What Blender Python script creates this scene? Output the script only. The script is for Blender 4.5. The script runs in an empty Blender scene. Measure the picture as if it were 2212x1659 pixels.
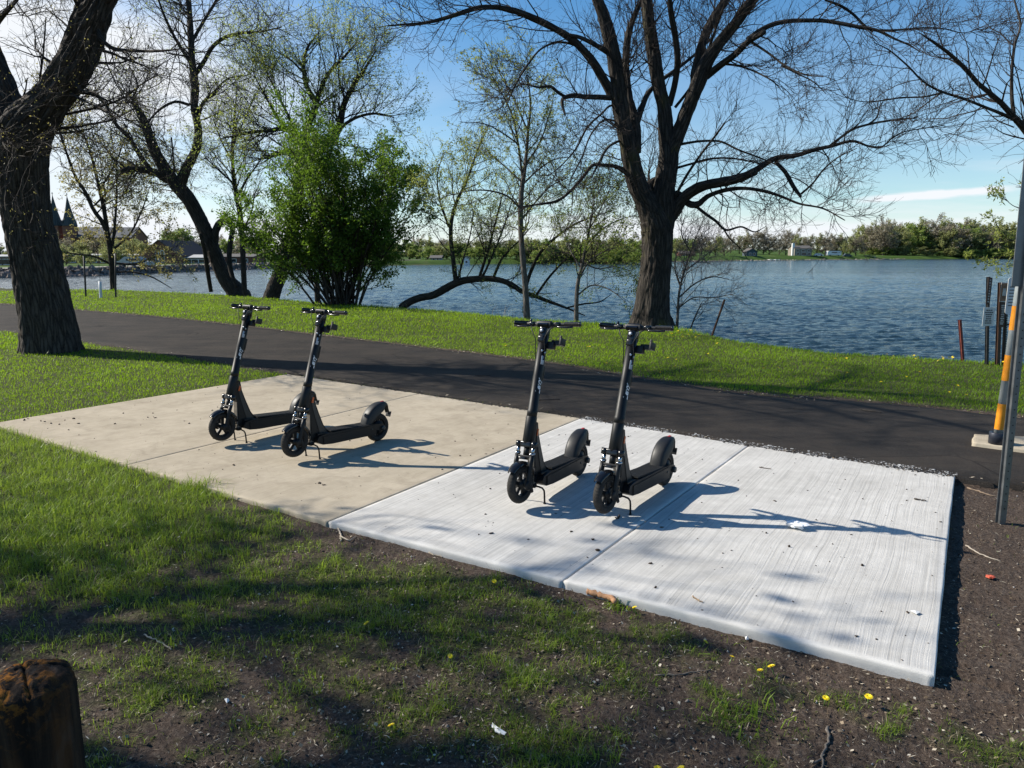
import bpy, bmesh, math, numpy as np
from mathutils import Vector, Matrix, Euler
PI = math.pi
rad = math.radians
# ------------------------------------------------------------------ camera, sky, sun, exposure
F, HOR, CAMH = 1612.0, 550.0, 1.65            # photo frame of 2212 x 1659
PITCH = math.atan((829.5 - HOR) / F)
scn = bpy.context.scene
COL = scn.collection
cam_d = bpy.data.cameras.new('camera'); cam = bpy.data.objects.new('camera', cam_d); COL.objects.link(cam)
cam.location = (0, 0, CAMH); cam.rotation_euler = (PI / 2 - PITCH, 0, 0)
cam_d.sensor_width = 36; cam_d.lens = 36 * F / 2212; cam_d.clip_start = 0.05; cam_d.clip_end = 6000
scn.camera = cam
SUN_AZ = math.atan2(-0.958, 0.286)            # compass style: angle from +Y towards +X
SUN_EL = rad(36)
sl = bpy.data.lights.new('sun', 'SUN'); sl.energy = 5.0; sl.angle = rad(0.53); sl.color = (1.0, 0.94, 0.84)
sun = bpy.data.objects.new('sun', sl); COL.objects.link(sun)
sdir = Vector((math.sin(SUN_AZ) * math.cos(SUN_EL), math.cos(SUN_AZ) * math.cos(SUN_EL), math.sin(SUN_EL)))
sun.rotation_euler = sdir.to_track_quat('Z', 'Y').to_euler()
sun.location = sdir * 60
scn.view_settings.view_transform = 'Standard'; scn.view_settings.look = 'None'
scn.view_settings.gamma = 1; scn.view_settings.exposure = 0.5

W = bpy.data.worlds.new('World'); scn.world = W; W.use_nodes = True
def world():
    nt = W.node_tree; nt.nodes.clear(); N = nt.nodes.new; L = nt.links.new
    out = N('ShaderNodeOutputWorld'); bg = N('ShaderNodeBackground'); bg.inputs[1].default_value = 0.083
    sky = N('ShaderNodeTexSky'); sky.sky_type = 'NISHITA'; sky.sun_disc = False
    sky.sun_elevation = SUN_EL; sky.sun_rotation = SUN_AZ; sky.air_density = 1.0; sky.dust_density = 0.1; sky.ozone_density = 2.5
    tc = N('ShaderNodeTexCoord'); sep = N('ShaderNodeSeparateXYZ'); L(tc.outputs['Generated'], sep.inputs[0])
    def m(op, a, b=None, c=None, cl=False):
        n = N('ShaderNodeMath'); n.operation = op; n.use_clamp = cl
        for i, v in enumerate((a, b, c)):
            if v is None: continue
            if isinstance(v, (int, float)): n.inputs[i].default_value = v
            else: L(v, n.inputs[i])
        return n.outputs[0]
    X, Y, Z = sep.outputs
    az = m('ARCTAN2', X, Y)
    def noise(sx, sy, off, sc, det, rough=0.6, dist=0.0):
        cb = N('ShaderNodeCombineXYZ'); L(m('MULTIPLY', az, sx), cb.inputs[0]); L(m('MULTIPLY', Z, sy), cb.inputs[1]); cb.inputs[2].default_value = off
        n = N('ShaderNodeTexNoise'); n.inputs['Scale'].default_value = sc; n.inputs['Detail'].default_value = det
        n.inputs['Roughness'].default_value = rough; n.inputs['Distortion'].default_value = dist
        L(cb.outputs[0], n.inputs['Vector']); return n.outputs['Fac']
    def ss(v, a, b):                                    # smooth ramp a->b
        n = N('ShaderNodeMapRange'); n.interpolation_type = 'SMOOTHSTEP'
        L(v, n.inputs[0]); n.inputs[1].default_value = a; n.inputs[2].default_value = b; return n.outputs[0]
    n1 = noise(1.6, 5.0, 3.1, 1.6, 6, 0.55, 0.6)
    n2 = noise(1.2, 11.0, 8.7, 2.2, 6, 0.6, 0.3)
    left = ss(az, 0.05, -0.75)
    veil = m('MULTIPLY', ss(n1, 0.42, 0.72), m('ADD', m('MULTIPLY', left, 0.85), 0.05))
    veil = m('ADD', veil, m('MULTIPLY', m('MULTIPLY', left, ss(az, 0.0, -0.6)), 0.8))
    veil = m('MULTIPLY', veil, m('MULTIPLY', ss(Z, 0.80, 0.45), ss(az, -2.0, -1.2)))
    lowband = m('MULTIPLY', m('MULTIPLY', ss(Z, 0.17, 0.035), ss(n2, 0.42, 0.7)), 0.45)
    hz = m('ADD', m('MULTIPLY', ss(Z, 0.075, 0.02), 0.35), m('MULTIPLY', ss(Z, 0.36, 0.0), 0.26))
    n3 = noise(9.0, 60.0, 1.3, 1.0, 5, 0.6, 0.4)
    e = m('ADD', m('SUBTRACT', Z, m('MULTIPLY_ADD', az, 0.05, 0.043)), m('MULTIPLY_ADD', n3, 0.012, -0.006))
    g1 = m('MULTIPLY', ss(m('ABSOLUTE', e), 0.0060, 0.001), ss(m('ABSOLUTE', m('SUBTRACT', az, 0.505)), 0.098, 0.04))
    tot = m('ADD', m('ADD', veil, lowband), m('ADD', hz, m('MULTIPLY', g1, 0.8)), None, True)
    mix = N('ShaderNodeMix'); mix.data_type = 'RGBA'; L(tot, mix.inputs['Factor'])
    sat = N('ShaderNodeHueSaturation'); sat.inputs['Saturation'].default_value = 1.25
    tint = N('ShaderNodeMix'); tint.data_type = 'RGBA'; tint.blend_type = 'MULTIPLY'; tint.inputs['Factor'].default_value = 1; tint.inputs['B'].default_value = (.86, 1.12, 1.19, 1)
    L(sky.outputs[0], sat.inputs['Color']); L(sat.outputs[0], tint.inputs['A']); L(tint.outputs['Result'], mix.inputs['A'])
    mix.inputs['B'].default_value = (7.9, 8.2, 8.6, 1)
    L(mix.outputs['Result'], bg.inputs[0]); L(bg.outputs[0], out.inputs[0])
world()

# ------------------------------------------------------------------ helpers
def wpix(x, y, D):                              # pixel of the 2212-wide frame at world depth Y = D
    u = (x - 1106) / F; v = -(y - 829.5) / F
    d = np.array([u, math.cos(PITCH) + v * math.sin(PITCH), -math.sin(PITCH) + v * math.cos(PITCH)])
    return np.array([0, 0, CAMH]) + d * (D / d[1])
def gpix(x, y, z=0.0):                          # pixel on the horizontal plane z
    u = (x - 1106) / F; v = -(y - 829.5) / F
    d = np.array([u, math.cos(PITCH) + v * math.sin(PITCH), -math.sin(PITCH) + v * math.cos(PITCH)])
    return np.array([0, 0, CAMH]) + d * ((z - CAMH) / d[2])
_rs = np.random.RandomState(5)
_perm = np.concatenate([_rs.permutation(512)] * 3)
_grad = _rs.randn(512, 3); _grad /= np.linalg.norm(_grad, axis=1)[:, None]
def noise3(x, y, z):
    x, y, z = np.broadcast_arrays(np.asarray(x, float), y, z)
    xi, yi, zi = np.floor(x).astype(int), np.floor(y).astype(int), np.floor(z).astype(int)
    xf, yf, zf = x - xi, y - yi, z - zi
    fade = lambda t: t * t * t * (t * (t * 6 - 15) + 10)
    u, v, w = fade(xf), fade(yf), fade(zf); r = 0
    for a in (0, 1):
        for b in (0, 1):
            for c in (0, 1):
                h = _perm[(_perm[(_perm[(xi + a) & 511] + yi + b) & 511] + zi + c) & 511]
                g = _grad[h]
                dot = g[..., 0] * (xf - a) + g[..., 1] * (yf - b) + g[..., 2] * (zf - c)
                r = r + dot * (u if a else 1 - u) * (v if b else 1 - v) * (w if c else 1 - w)
    return r * 1.6
def fbm(x, y, z, o=4, g=0.5):
    r = 0; a = 1.0; f = 1.0; s = 0
    for i in range(o):
        r = r + a * noise3(x * f + i * 7.3, y * f, z * f); s += a; a *= g; f *= 2.03
    return r / s
def sstep(v, a, b):
    t = np.clip((v - a) / (b - a), 0, 1); return t * t * (3 - 2 * t)
def inpoly(x, y, poly):
    r = np.zeros(x.shape, bool); n = len(poly)
    for i in range(n):
        x1, y1 = poly[i][:2]; x2, y2 = poly[(i + 1) % n][:2]
        c = ((y1 > y) != (y2 > y)) & (x < (x2 - x1) * (y - y1) / (y2 - y1 + 1e-12) + x1)
        r ^= c
    return r
def dseg(x, y, pts):                            # distance to an open polyline
    d = np.full(x.shape, 1e9)
    for (a, b) in zip(pts[:-1], pts[1:]):
        ax, ay = a[:2]; bx, by = b[:2]; vx, vy = bx - ax, by - ay
        t = np.clip(((x - ax) * vx + (y - ay) * vy) / (vx * vx + vy * vy + 1e-12), 0, 1)
        d = np.minimum(d, np.hypot(x - ax - t * vx, y - ay - t * vy))
    return d

class Geo:
    def __init__(s): s.v = []; s.q = []; s.t = []; s.qm = []; s.tm = []; s.n = 0; s.bk = []; s.col = []
    def add(s, v, q=None, t=None, m=0, bk=None, col=None):
        v = np.asarray(v, float).reshape(-1, 3)
        if q is not None and len(q): q = np.asarray(q, int).reshape(-1, 4) + s.n; s.q.append(q); s.qm.append(np.full(len(q), m))
        if t is not None and len(t): t = np.asarray(t, int).reshape(-1, 3) + s.n; s.t.append(t); s.tm.append(np.full(len(t), m))
        s.v.append(v); s.n += len(v)
        s.bk.append(np.asarray(bk, float).reshape(-1, 3) if bk is not None else v.copy())
        s.col.append(np.asarray(col, float).reshape(-1) if col is not None else np.zeros(len(v)))
    def build(s, name, mats, parent=None, smooth=True, attrs=True):
        me = bpy.data.meshes.new(name)
        v = np.concatenate(s.v); q = np.concatenate(s.q) if s.q else np.zeros((0, 4), int); t = np.concatenate(s.t) if s.t else np.zeros((0, 3), int)
        nl = q.size + t.size
        me.vertices.add(len(v)); me.vertices.foreach_set('co', v.ravel().astype(np.float32))
        me.loops.add(nl); me.loops.foreach_set('vertex_index', np.concatenate([q.ravel(), t.ravel()]).astype(np.int32))
        st = np.concatenate([np.arange(len(q)) * 4, q.size + np.arange(len(t)) * 3]).astype(np.int32)
        me.polygons.add(len(st)); me.polygons.foreach_set('loop_start', st)
        try: me.polygons.foreach_set('loop_total', np.concatenate([np.full(len(q), 4), np.full(len(t), 3)]).astype(np.int32))
        except Exception: pass
        mi = np.concatenate((s.qm + s.tm) or [np.zeros(0)]).astype(np.int32)
        me.polygons.foreach_set('material_index', mi)
        me.polygons.foreach_set('use_smooth', np.full(len(st), smooth))
        if attrs:
            a = me.attributes.new('bk', 'FLOAT_VECTOR', 'POINT'); a.data.foreach_set('vector', np.concatenate(s.bk).ravel().astype(np.float32))
            a = me.attributes.new('vr', 'FLOAT', 'POINT'); a.data.foreach_set('value', np.concatenate(s.col).astype(np.float32))
        me.update(calc_edges=True); me.validate()
        for m in (mats if isinstance(mats, (list, tuple)) else [mats]): me.materials.append(m)
        o = bpy.data.objects.new(name, me); COL.objects.link(o)
        if parent: o.parent = parent
        return o
    # --- solid shapes
    def box(s, c, size, rot=None, m=0, bev=0.0):
        hx, hy, hz = [k / 2 for k in size]; b = min(bev, hx * .45, hy * .45, hz * .45)
        if b <= 0:
            v = np.array([[x, y, z] for z in (-hz, hz) for y in (-hy, hy) for x in (-hx, hx)])
            q = [[0, 2, 3, 1], [4, 5, 7, 6], [0, 1, 5, 4], [2, 6, 7, 3], [0, 4, 6, 2], [1, 3, 7, 5]]; t = None
        else:
            bm = bmesh.new(); bmesh.ops.create_cube(bm, size=1)
            for p in bm.verts: p.co = Vector((p.co.x * 2 * hx, p.co.y * 2 * hy, p.co.z * 2 * hz))
            bmesh.ops.bevel(bm, geom=bm.edges[:], offset=b, segments=2, affect='EDGES', profile=.6)
            bm.verts.ensure_lookup_table(); v = np.array([p.co[:] for p in bm.verts])
            q = [[p.index for p in f.verts] for f in bm.faces if len(f.verts) == 4]; t = [[p.index for p in f.verts] for f in bm.faces if len(f.verts) == 3]
            bm.free()
        if rot is not None: v = v @ np.array(rot).T
        s.add(v + np.asarray(c), q, t, m)
    def prism(s, prof, y0, y1, m=0, plane='xz'):            # extrude a polygon, triangulated caps
        n = len(prof); P = np.array(prof, float)
        if plane == 'xz': v = np.array([[p[0], y, p[1]] for y in (y0, y1) for p in P])
        else: v = np.array([[p[0], p[1], y] for y in (y0, y1) for p in P])
        q = [[i, (i + 1) % n, n + (i + 1) % n, n + i] for i in range(n)]
        from mathutils.geometry import tessellate_polygon
        tr = tessellate_polygon([[Vector((p[0], p[1], 0)) for p in P]])
        t = [list(x) for x in tr] + [[n + x[2], n + x[1], n + x[0]] for x in tr]
        vv = v.copy(); k = 2 * n                           # caps get own verts so shading stays crisp
        s.add(v, q, None, m); s.add(vv, None, t, m)
    def tube(s, pts, r, k=12, m=0, caps=True):
        P = np.asarray(pts, float)[None]; R = np.broadcast_to(np.asarray(r, float), (P.shape[1],))[None].copy()
        if caps:
            d0 = P[:, :1] ; d1 = P[:, -1:]
            P = np.concatenate([d0, P, d1], 1); R = np.concatenate([R[:, :1] * 0.02, R, R[:, -1:] * 0.02], 1)
        tubes(s, P, R, k, m)
    def lathe(s, prof, axis='y', c=(0, 0, 0), k=32, m=0):   # prof: (radius, along)
        P = np.array(prof, float); a = np.linspace(0, 2 * PI, k, endpoint=False); n = len(P)
        v = np.zeros((n, k, 3)); ca, sa = np.cos(a), np.sin(a)
        o = {'y': (0, 2, 1), 'z': (0, 1, 2), 'x': (1, 2, 0)}[axis]
        v[:, :, o[0]] = P[:, :1] * ca; v[:, :, o[1]] = P[:, :1] * sa; v[:, :, o[2]] = P[:, 1:2]
        i = np.arange(n - 1)[:, None] * k; j = np.arange(k)[None]; j2 = (j + 1) % k
        q = np.stack([i + j, i + j2, i + k + j2, i + k + j], -1).reshape(-1, 4)
        s.add(v.reshape(-1, 3) + np.asarray(c), q, None, m)

def nrm(v): return v / (np.linalg.norm(v, axis=-1, keepdims=True) + 1e-12)
def frames(P):
    T = np.gradient(P, axis=1) if P.shape[1] > 1 else P
    T = np.where(np.linalg.norm(T, axis=-1, keepdims=True) < 1e-9, 0, T)
    # fill zero tangents (duplicated cap points)
    z = np.linalg.norm(T, axis=-1) < 1e-9
    mean = nrm(P[:, -1] - P[:, 0] + 1e-9)
    T = np.where(z[..., None], mean[:, None], T); T = nrm(T)
    ref = np.where((np.abs(mean[:, 2]) < 0.8)[:, None], np.array([0, 0, 1.0]), np.array([1.0, 0, 0]))[:, None]
    A = nrm(ref - (ref * T).sum(-1, keepdims=True) * T); B = np.cross(T, A)
    return T, A, B
def tubes(g, P, R, k, m=0, disp=None, col=None):
    M, N = R.shape; T, A, B = frames(P)
    a = np.linspace(0, 2 * PI, k, endpoint=False)
    ln = np.concatenate([np.zeros((M, 1)), np.cumsum(np.linalg.norm(np.diff(P, axis=1), axis=-1), 1)], 1)
    bk = np.stack([R[..., None] * np.cos(a), R[..., None] * np.sin(a), np.broadcast_to(ln[..., None], (M, N, k))], -1)
    rr = np.broadcast_to(R[..., None], (M, N, k)).copy()
    if disp is not None: rr = rr + disp(bk, rr, ln)
    v = P[:, :, None] + rr[..., None] * (np.cos(a)[None, None, :, None] * A[:, :, None] + np.sin(a)[None, None, :, None] * B[:, :, None])
    i = (np.arange(M)[:, None, None] * N + np.arange(N - 1)[None, :, None]) * k; j = np.arange(k)[None, None]; j2 = (j + 1) % k
    q = np.stack([i + j, i + j2, i + k + j2, i + k + j], -1).reshape(-1, 4)
    c = None if col is None else np.broadcast_to(col[:, None, None], (M, N, k))
    g.add(v.reshape(-1, 3), q, None, m, bk.reshape(-1, 3), c)
def resample(pts, n):
    P = np.asarray(pts, float); d = np.r_[0, np.cumsum(np.hypot(np.diff(P[:, 0]), np.diff(P[:, 1])) + 1e-6)]
    t = np.linspace(0, d[-1], n); out = np.zeros((n, P.shape[1]))
    m = np.gradient(P, d, axis=0) if len(P) > 2 else np.repeat((P[1:] - P[:1]) / d[-1], 2, 0)
    i = np.clip(np.searchsorted(d, t, side='right') - 1, 0, len(P) - 2); h = d[i + 1] - d[i]; u = (t - d[i]) / h
    h00 = 2 * u**3 - 3 * u**2 + 1; h10 = u**3 - 2 * u**2 + u; h01 = -2 * u**3 + 3 * u**2; h11 = u**3 - u**2
    return (h00[:, None] * P[i] + (h10 * h)[:, None] * m[i] + h01[:, None] * P[i + 1] + (h11 * h)[:, None] * m[i + 1])
def grow(rng, P, R, total, L, N=5, t=(0.2, 1.0), ang=(45, 12), up=0.0, wig=0.12, rf=0.55, rmin=0.004, end=0.3, rmax=1.0, toward=None, byr=False):
    M, Np = R.shape; ln = np.linalg.norm(np.diff(P, axis=1), axis=-1).sum(1)
    p = ln / ln.sum(); idx = rng.choice(M, total, p=p)
    tt = t[0] + (t[1] - t[0]) * rng.rand(total) ** 0.8; f = tt * (Np - 1); i = np.minimum(f.astype(int), Np - 2); u = (f - i)[:, None]
    base = P[idx, i] * (1 - u) + P[idx, i + 1] * u; r = (R[idx, i] * (1 - u[:, 0]) + R[idx, i + 1] * u[:, 0])
    T, A, B = frames(P); T0, A0, B0 = T[idx, i], A[idx, i], B[idx, i]
    an = np.radians(ang[0] + ang[1] * rng.randn(total))[:, None]; ph = (rng.rand(total) * 2 * PI)[:, None]
    d = np.cos(an) * T0 + np.sin(an) * (np.cos(ph) * A0 + np.sin(ph) * B0)
    le = (L[0] + (L[1] - L[0]) * rng.rand(total)) * (1.15 - 0.55 * tt)
    r0 = np.clip(r * rf * (0.7 + 0.4 * rng.rand(total)), rmin, rmax)
    r0 = np.minimum(r0, np.maximum(rmin, le * 0.03))
    out = np.zeros((total, N, 3)); out[:, 0] = base; cur = base
    for k in range(1, N):
        d = nrm(d + wig * rng.randn(total, 3) + np.array([0, 0, up]))
        cur = cur + d * (le / (N - 1))[:, None]; out[:, k] = cur
    RR = r0[:, None] * np.linspace(1, end, N)[None]
    return out, np.maximum(RR, rmin * 0.55)
def leaves(g, rng, c, size, m=1, asp=0.5, spread=None, up=0.0, col=None):
    n = len(c); a = nrm(rng.randn(n, 3) + np.array([0, 0, up])); b = nrm(np.cross(a, rng.randn(n, 3)))
    s = (size * (0.6 + 0.8 * rng.rand(n)))[:, None]
    v = np.stack([c, c + a * s * .5 + b * s * asp * .5, c + a * s, c + a * s * .5 - b * s * asp * .5], 1)
    q = np.arange(4 * n).reshape(-1, 4)
    cc = rng.rand(n) if col is None else col
    g.add(v.reshape(-1, 3), q, None, m, None, np.repeat(cc, 4))
def along(rng, P, n, t0=0.3, jit=0.0):
    M, N = P.shape[:2]; i = rng.randint(0, M, n); f = (t0 + (1 - t0) * rng.rand(n)) * (N - 1); k = np.minimum(f.astype(int), N - 2); u = (f - k)[:, None]
    return P[i, k] * (1 - u) + P[i, k + 1] * u + jit * rng.randn(n, 3)

# ------------------------------------------------------------------ materials
def hexc(r, g, b): return (r, g, b, 1)
class MB:
    def __init__(s, name):
        s.mat = bpy.data.materials.new(name); s.mat.use_nodes = True; s.nt = s.mat.node_tree; s.N = s.nt.nodes.new; s.L = s.nt.links.new
        s.p = s.nt.nodes['Principled BSDF']; s.out = s.nt.nodes['Material Output']
    def tc(s, kind='Object'): return s.N('ShaderNodeTexCoord').outputs[kind]
    def attr(s, n, o='Vector'): a = s.N('ShaderNodeAttribute'); a.attribute_name = n; return a.outputs[o]
    def mapping(s, v, sc=(1, 1, 1), rot=(0, 0, 0)):
        m = s.N('ShaderNodeMapping'); m.inputs['Scale'].default_value = sc; m.inputs['Rotation'].default_value = rot; s.L(v, m.inputs[0]); return m.outputs[0]
    def noise(s, v, sc, det=4, rough=.55, dist=0):
        n = s.N('ShaderNodeTexNoise'); n.inputs['Scale'].default_value = sc; n.inputs['Detail'].default_value = det; n.inputs['Roughness'].default_value = rough; n.inputs['Distortion'].default_value = dist
        s.L(v, n.inputs['Vector']); return n.outputs['Fac']
    def voro(s, v, sc, feat='F1', out='Distance'):
        n = s.N('ShaderNodeTexVoronoi'); n.feature = feat; n.inputs['Scale'].default_value = sc; s.L(v, n.inputs['Vector']); return n.outputs[out]
    def ramp(s, f, st):
        n = s.N('ShaderNodeValToRGB'); e = n.color_ramp.elements
        while len(e) < len(st): e.new(.5)
        for k, (p, c) in zip(e, st): k.position = p; k.color = c if len(c) == 4 else (*c, 1)
        s.L(f, n.inputs[0]); return n.outputs[0]
    def rng_(s, v, a, b, c=0, d=1):
        n = s.N('ShaderNodeMapRange'); s.L(v, n.inputs[0]); n.inputs[1].default_value = a; n.inputs[2].default_value = b; n.inputs[3].default_value = c; n.inputs[4].default_value = d; return n.outputs[0]
    def mix(s, f, a, b, mode='MIX'):
        n = s.N('ShaderNodeMix'); n.data_type = 'RGBA'; n.blend_type = mode
        for k, v in (('Factor', f), ('A', a), ('B', b)):
            i = n.inputs[k]
            if isinstance(v, (int, float)): i.default_value = v
            elif isinstance(v, tuple): i.default_value = v if len(v) == 4 else (*v, 1)
            else: s.L(v, i)
        return n.outputs['Result']
    def math(s, op, a, b=0.0):
        n = s.N('ShaderNodeMath'); n.operation = op
        for i, v in enumerate((a, b)):
            if isinstance(v, (int, float)): n.inputs[i].default_value = v
            else: s.L(v, n.inputs[i])
        return n.outputs[0]
    def bump(s, h, st=.3, dist=.01, nrm_=None):
        n = s.N('ShaderNodeBump'); n.inputs['Strength'].default_value = st; n.inputs['Distance'].default_value = dist; s.L(h, n.inputs['Height'])
        if nrm_ is not None: s.L(nrm_, n.inputs['Normal'])
        return n.outputs[0]
    def set(s, col=None, rough=None, normal=None, metal=None, spec=None, **k):
        for key, v in (('Base Color', col), ('Roughness', rough), ('Normal', normal), ('Metallic', metal), ('Specular IOR Level', spec)):
            if v is None: continue
            i = s.p.inputs[key]
            if isinstance(v, (int, float)): i.default_value = v
            elif isinstance(v, tuple): i.default_value = v if len(v) == 4 else (*v, 1)
            else: s.L(v, i)
        return s
    def translucent(s, col, fac=.45):
        t = s.N('ShaderNodeBsdfTranslucent')
        if isinstance(col, tuple): t.inputs[0].default_value = col if len(col) == 4 else (*col, 1)
        else: s.L(col, t.inputs[0])
        mx = s.N('ShaderNodeMixShader'); mx.inputs[0].default_value = fac; s.L(s.p.outputs[0], mx.inputs[1]); s.L(t.outputs[0], mx.inputs[2]); s.L(mx.outputs[0], s.out.inputs[0])
        return s
def plain(name, col, rough=.5, metal=0.0, var=.15, sc=20, bump=0.0, spec=.5):
    m = MB(name); n = m.noise(m.tc(), sc, 3); c2 = tuple(max(0, k * (1 - var)) for k in col); c1 = tuple(min(1, k * (1 + var)) for k in col)
    m.set(m.ramp(n, [(.3, c2), (.7, c1)]), m.rng_(n, .3, .7, max(0, rough - .06), min(1, rough + .06)), metal=metal, spec=spec)
    if bump: m.set(normal=m.bump(m.noise(m.tc(), sc * 6, 3), bump, .002))
    return m.mat
def bark(name, dark, light, sc=1.0, moss=None, bst=.9, green=None):
    m = MB(name); v = m.attr('bk'); s1 = m.mapping(v, (13 * sc, 13 * sc, 2.6 * sc))
    w = m.noise(s1, 1.0, 5, .6, .8); vo = m.voro(m.mapping(v, (17 * sc, 17 * sc, 2.0 * sc)), 1.0, 'DISTANCE_TO_EDGE')
    ridg = m.math('ADD', m.math('MULTIPLY', m.rng_(vo, 0, .35), .6), m.math('MULTIPLY', w, .5))
    col = m.ramp(ridg, [(.2, dark), (.75, light)])
    fine = m.noise(m.mapping(v, (60, 60, 30)), 1, 3); col = m.mix(.35, col, m.ramp(fine, [(.3, tuple(k * .6 for k in dark)), (.7, light)]))
    if moss is not None:
        mf = m.noise(m.mapping(v, (1.5, 1.5, .8)), 1.0, 4); col = m.mix(m.rng_(mf, .56, .68, 0, .75), col, moss)
    m.set(col, .9, m.bump(ridg, bst, .02), spec=.2); return m.mat
def leafmat(name, c1, c2, tr=.5, trc=None, rough=.5):
    m = MB(name); r = m.attr('vr', 'Fac'); col = m.ramp(r, [(0, c1), (.6, c2), (1, tuple(min(1, k * 1.25) for k in c2))]); m.set(col, rough, spec=.3)
    tcol = m.mix(.6, col, trc, 'MIX') if trc else col
    m.translucent(tcol, tr); return m.mat

M_bark_big = bark('bark_furrowed', (.006, .005, .0045), (.095, .08, .066), 1.25, bst=1.0)
M_bark_main = bark('bark_mossy', (.006, .0052, .0045), (.072, .061, .051), 1.1, moss=(.075, .07, .02))
M_bark = bark('bark_plain', (.012, .010, .008), (.075, .062, .05), 1.4)
M_bark_grey = bark('bark_grey', (.05, .045, .04), (.2, .18, .16), 1.6)
M_twig = plain('twig_bark', (.042, .034, .029), .85, var=.25, sc=4, spec=.2)
M_twig_red = plain('twig_reddish', (.075, .05, .04), .85, var=.25, sc=4, spec=.2)
M_leaf_bush = leafmat('leaf_bush', (.028, .068, .010), (.10, .17, .022), .45, (.22, .37, .03))
M_leaf_willow = leafmat('leaf_willow', (.13, .17, .035), (.28, .34, .08), .5, (.5, .58, .13))
M_leaf_bud = leafmat('leaf_bud', (.11, .13, .03), (.27, .31, .06), .5, (.4, .45, .1))
M_leaf_maple = leafmat('leaf_maple_bud', (.13, .10, .035), (.26, .24, .08), .5, (.45, .40, .12))
M_leaf_far = leafmat('leaf_far_olive', (.15, .165, .065), (.34, .36, .14), .45, (.55, .58, .22))
M_leaf_far2 = leafmat('leaf_far_green', (.12, .17, .045), (.27, .35, .09), .45, (.48, .60, .14))
M_leaf_far3 = leafmat('leaf_far_brown', (.20, .175, .12), (.36, .32, .23), .4, (.50, .45, .30))

def tag(o, label=None, cat=None, group=None, kind=None):
    if label: o['label'] = label
    if cat: o['category'] = cat
    if group: o['group'] = group
    if kind: o['kind'] = kind
    return o
def empty(name, loc=(0, 0, 0), rz=0.0):
    o = bpy.data.objects.new(name, None); COL.objects.link(o); o.location = loc; o.rotation_euler = (0, 0, rz); o.empty_display_size = .2; return o
def settle(root, *parts):                      # parts were built in world coordinates: shift meshes so they hang from the root
    off = Matrix.Translation(-Vector(root.location))
    for p in parts: p.data.transform(off)

# ------------------------------------------------------------------ ground layout
def g2(x, y): return gpix(x, y)[:2]
PL = [g2(-22, 915), g2(274, 1004), g2(708, 1127), g2(1215, 1255), g2(2022, 1462)]      # front edge of the two pads
PB = [g2(622, 808), g2(905, 850), g2(1255, 903), g2(1618, 962), g2(2064, 1029)]        # back edge
SLAB = PL + PB[::-1]
PN = [(-30, 19.5), g2(-200, 692), g2(0, 713), g2(180, 738), g2(400, 770), g2(560, 797), g2(622, 805), g2(905, 848), g2(1255, 901), g2(1618, 960), g2(2064, 1030), g2(2240, 1048), (5.6, 4.2), (8, 2.5), (12, -1)]
PF = [(-40, 32), g2(-200, 640), g2(0, 655), g2(160, 668), g2(330, 682), g2(520, 702), g2(740, 728), g2(1000, 758), g2(1200, 783), g2(1450, 824), g2(1650, 852), g2(1850, 864), g2(2000, 876), g2(2212, 900), (8.6, 5.6), (11.5, 4.0), (16, 1)]
def smooth_line(pts, n):
    return resample(np.array(pts)[:, :2], n)
PNs, PFs = smooth_line(PN, 300), smooth_line(PF, 300)
PATHPOLY = [tuple(p) for p in PNs] + [tuple(p) for p in PFs[::-1]]
SHORE_PX = [(-1500, 614), (-600, 617), (0, 621), (250, 626), (530, 639), (690, 654), (880, 664), (1150, 689), (1300, 696), (1450, 706), (1600, 735), (1800, 759), (1980, 770), (2212, 782), (2500, 795)]
_sp = np.array([g2(*p) for p in SHORE_PX]); _sa = np.arctan2(_sp[:, 0], _sp[:, 1]); _sr = np.hypot(_sp[:, 0], _sp[:, 1])
_sa = np.r_[-1.6, -1.2, _sa, 1.0, 1.35, 1.7]; _sr = np.r_[400, 75, _sr, 11.5, 17, 400]
def shore_r(a): return np.interp(a, _sa, _sr)
WATER = -0.9
fl = nrm(np.array([PL[-1] - PL[0]]))[0]; fnorm = np.array([fl[1], -fl[0]])     # points to the camera side
rl = nrm(np.array([PB[-1] - PL[-1]]))[0]; rnorm = np.array([rl[1], -rl[0]])
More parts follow.
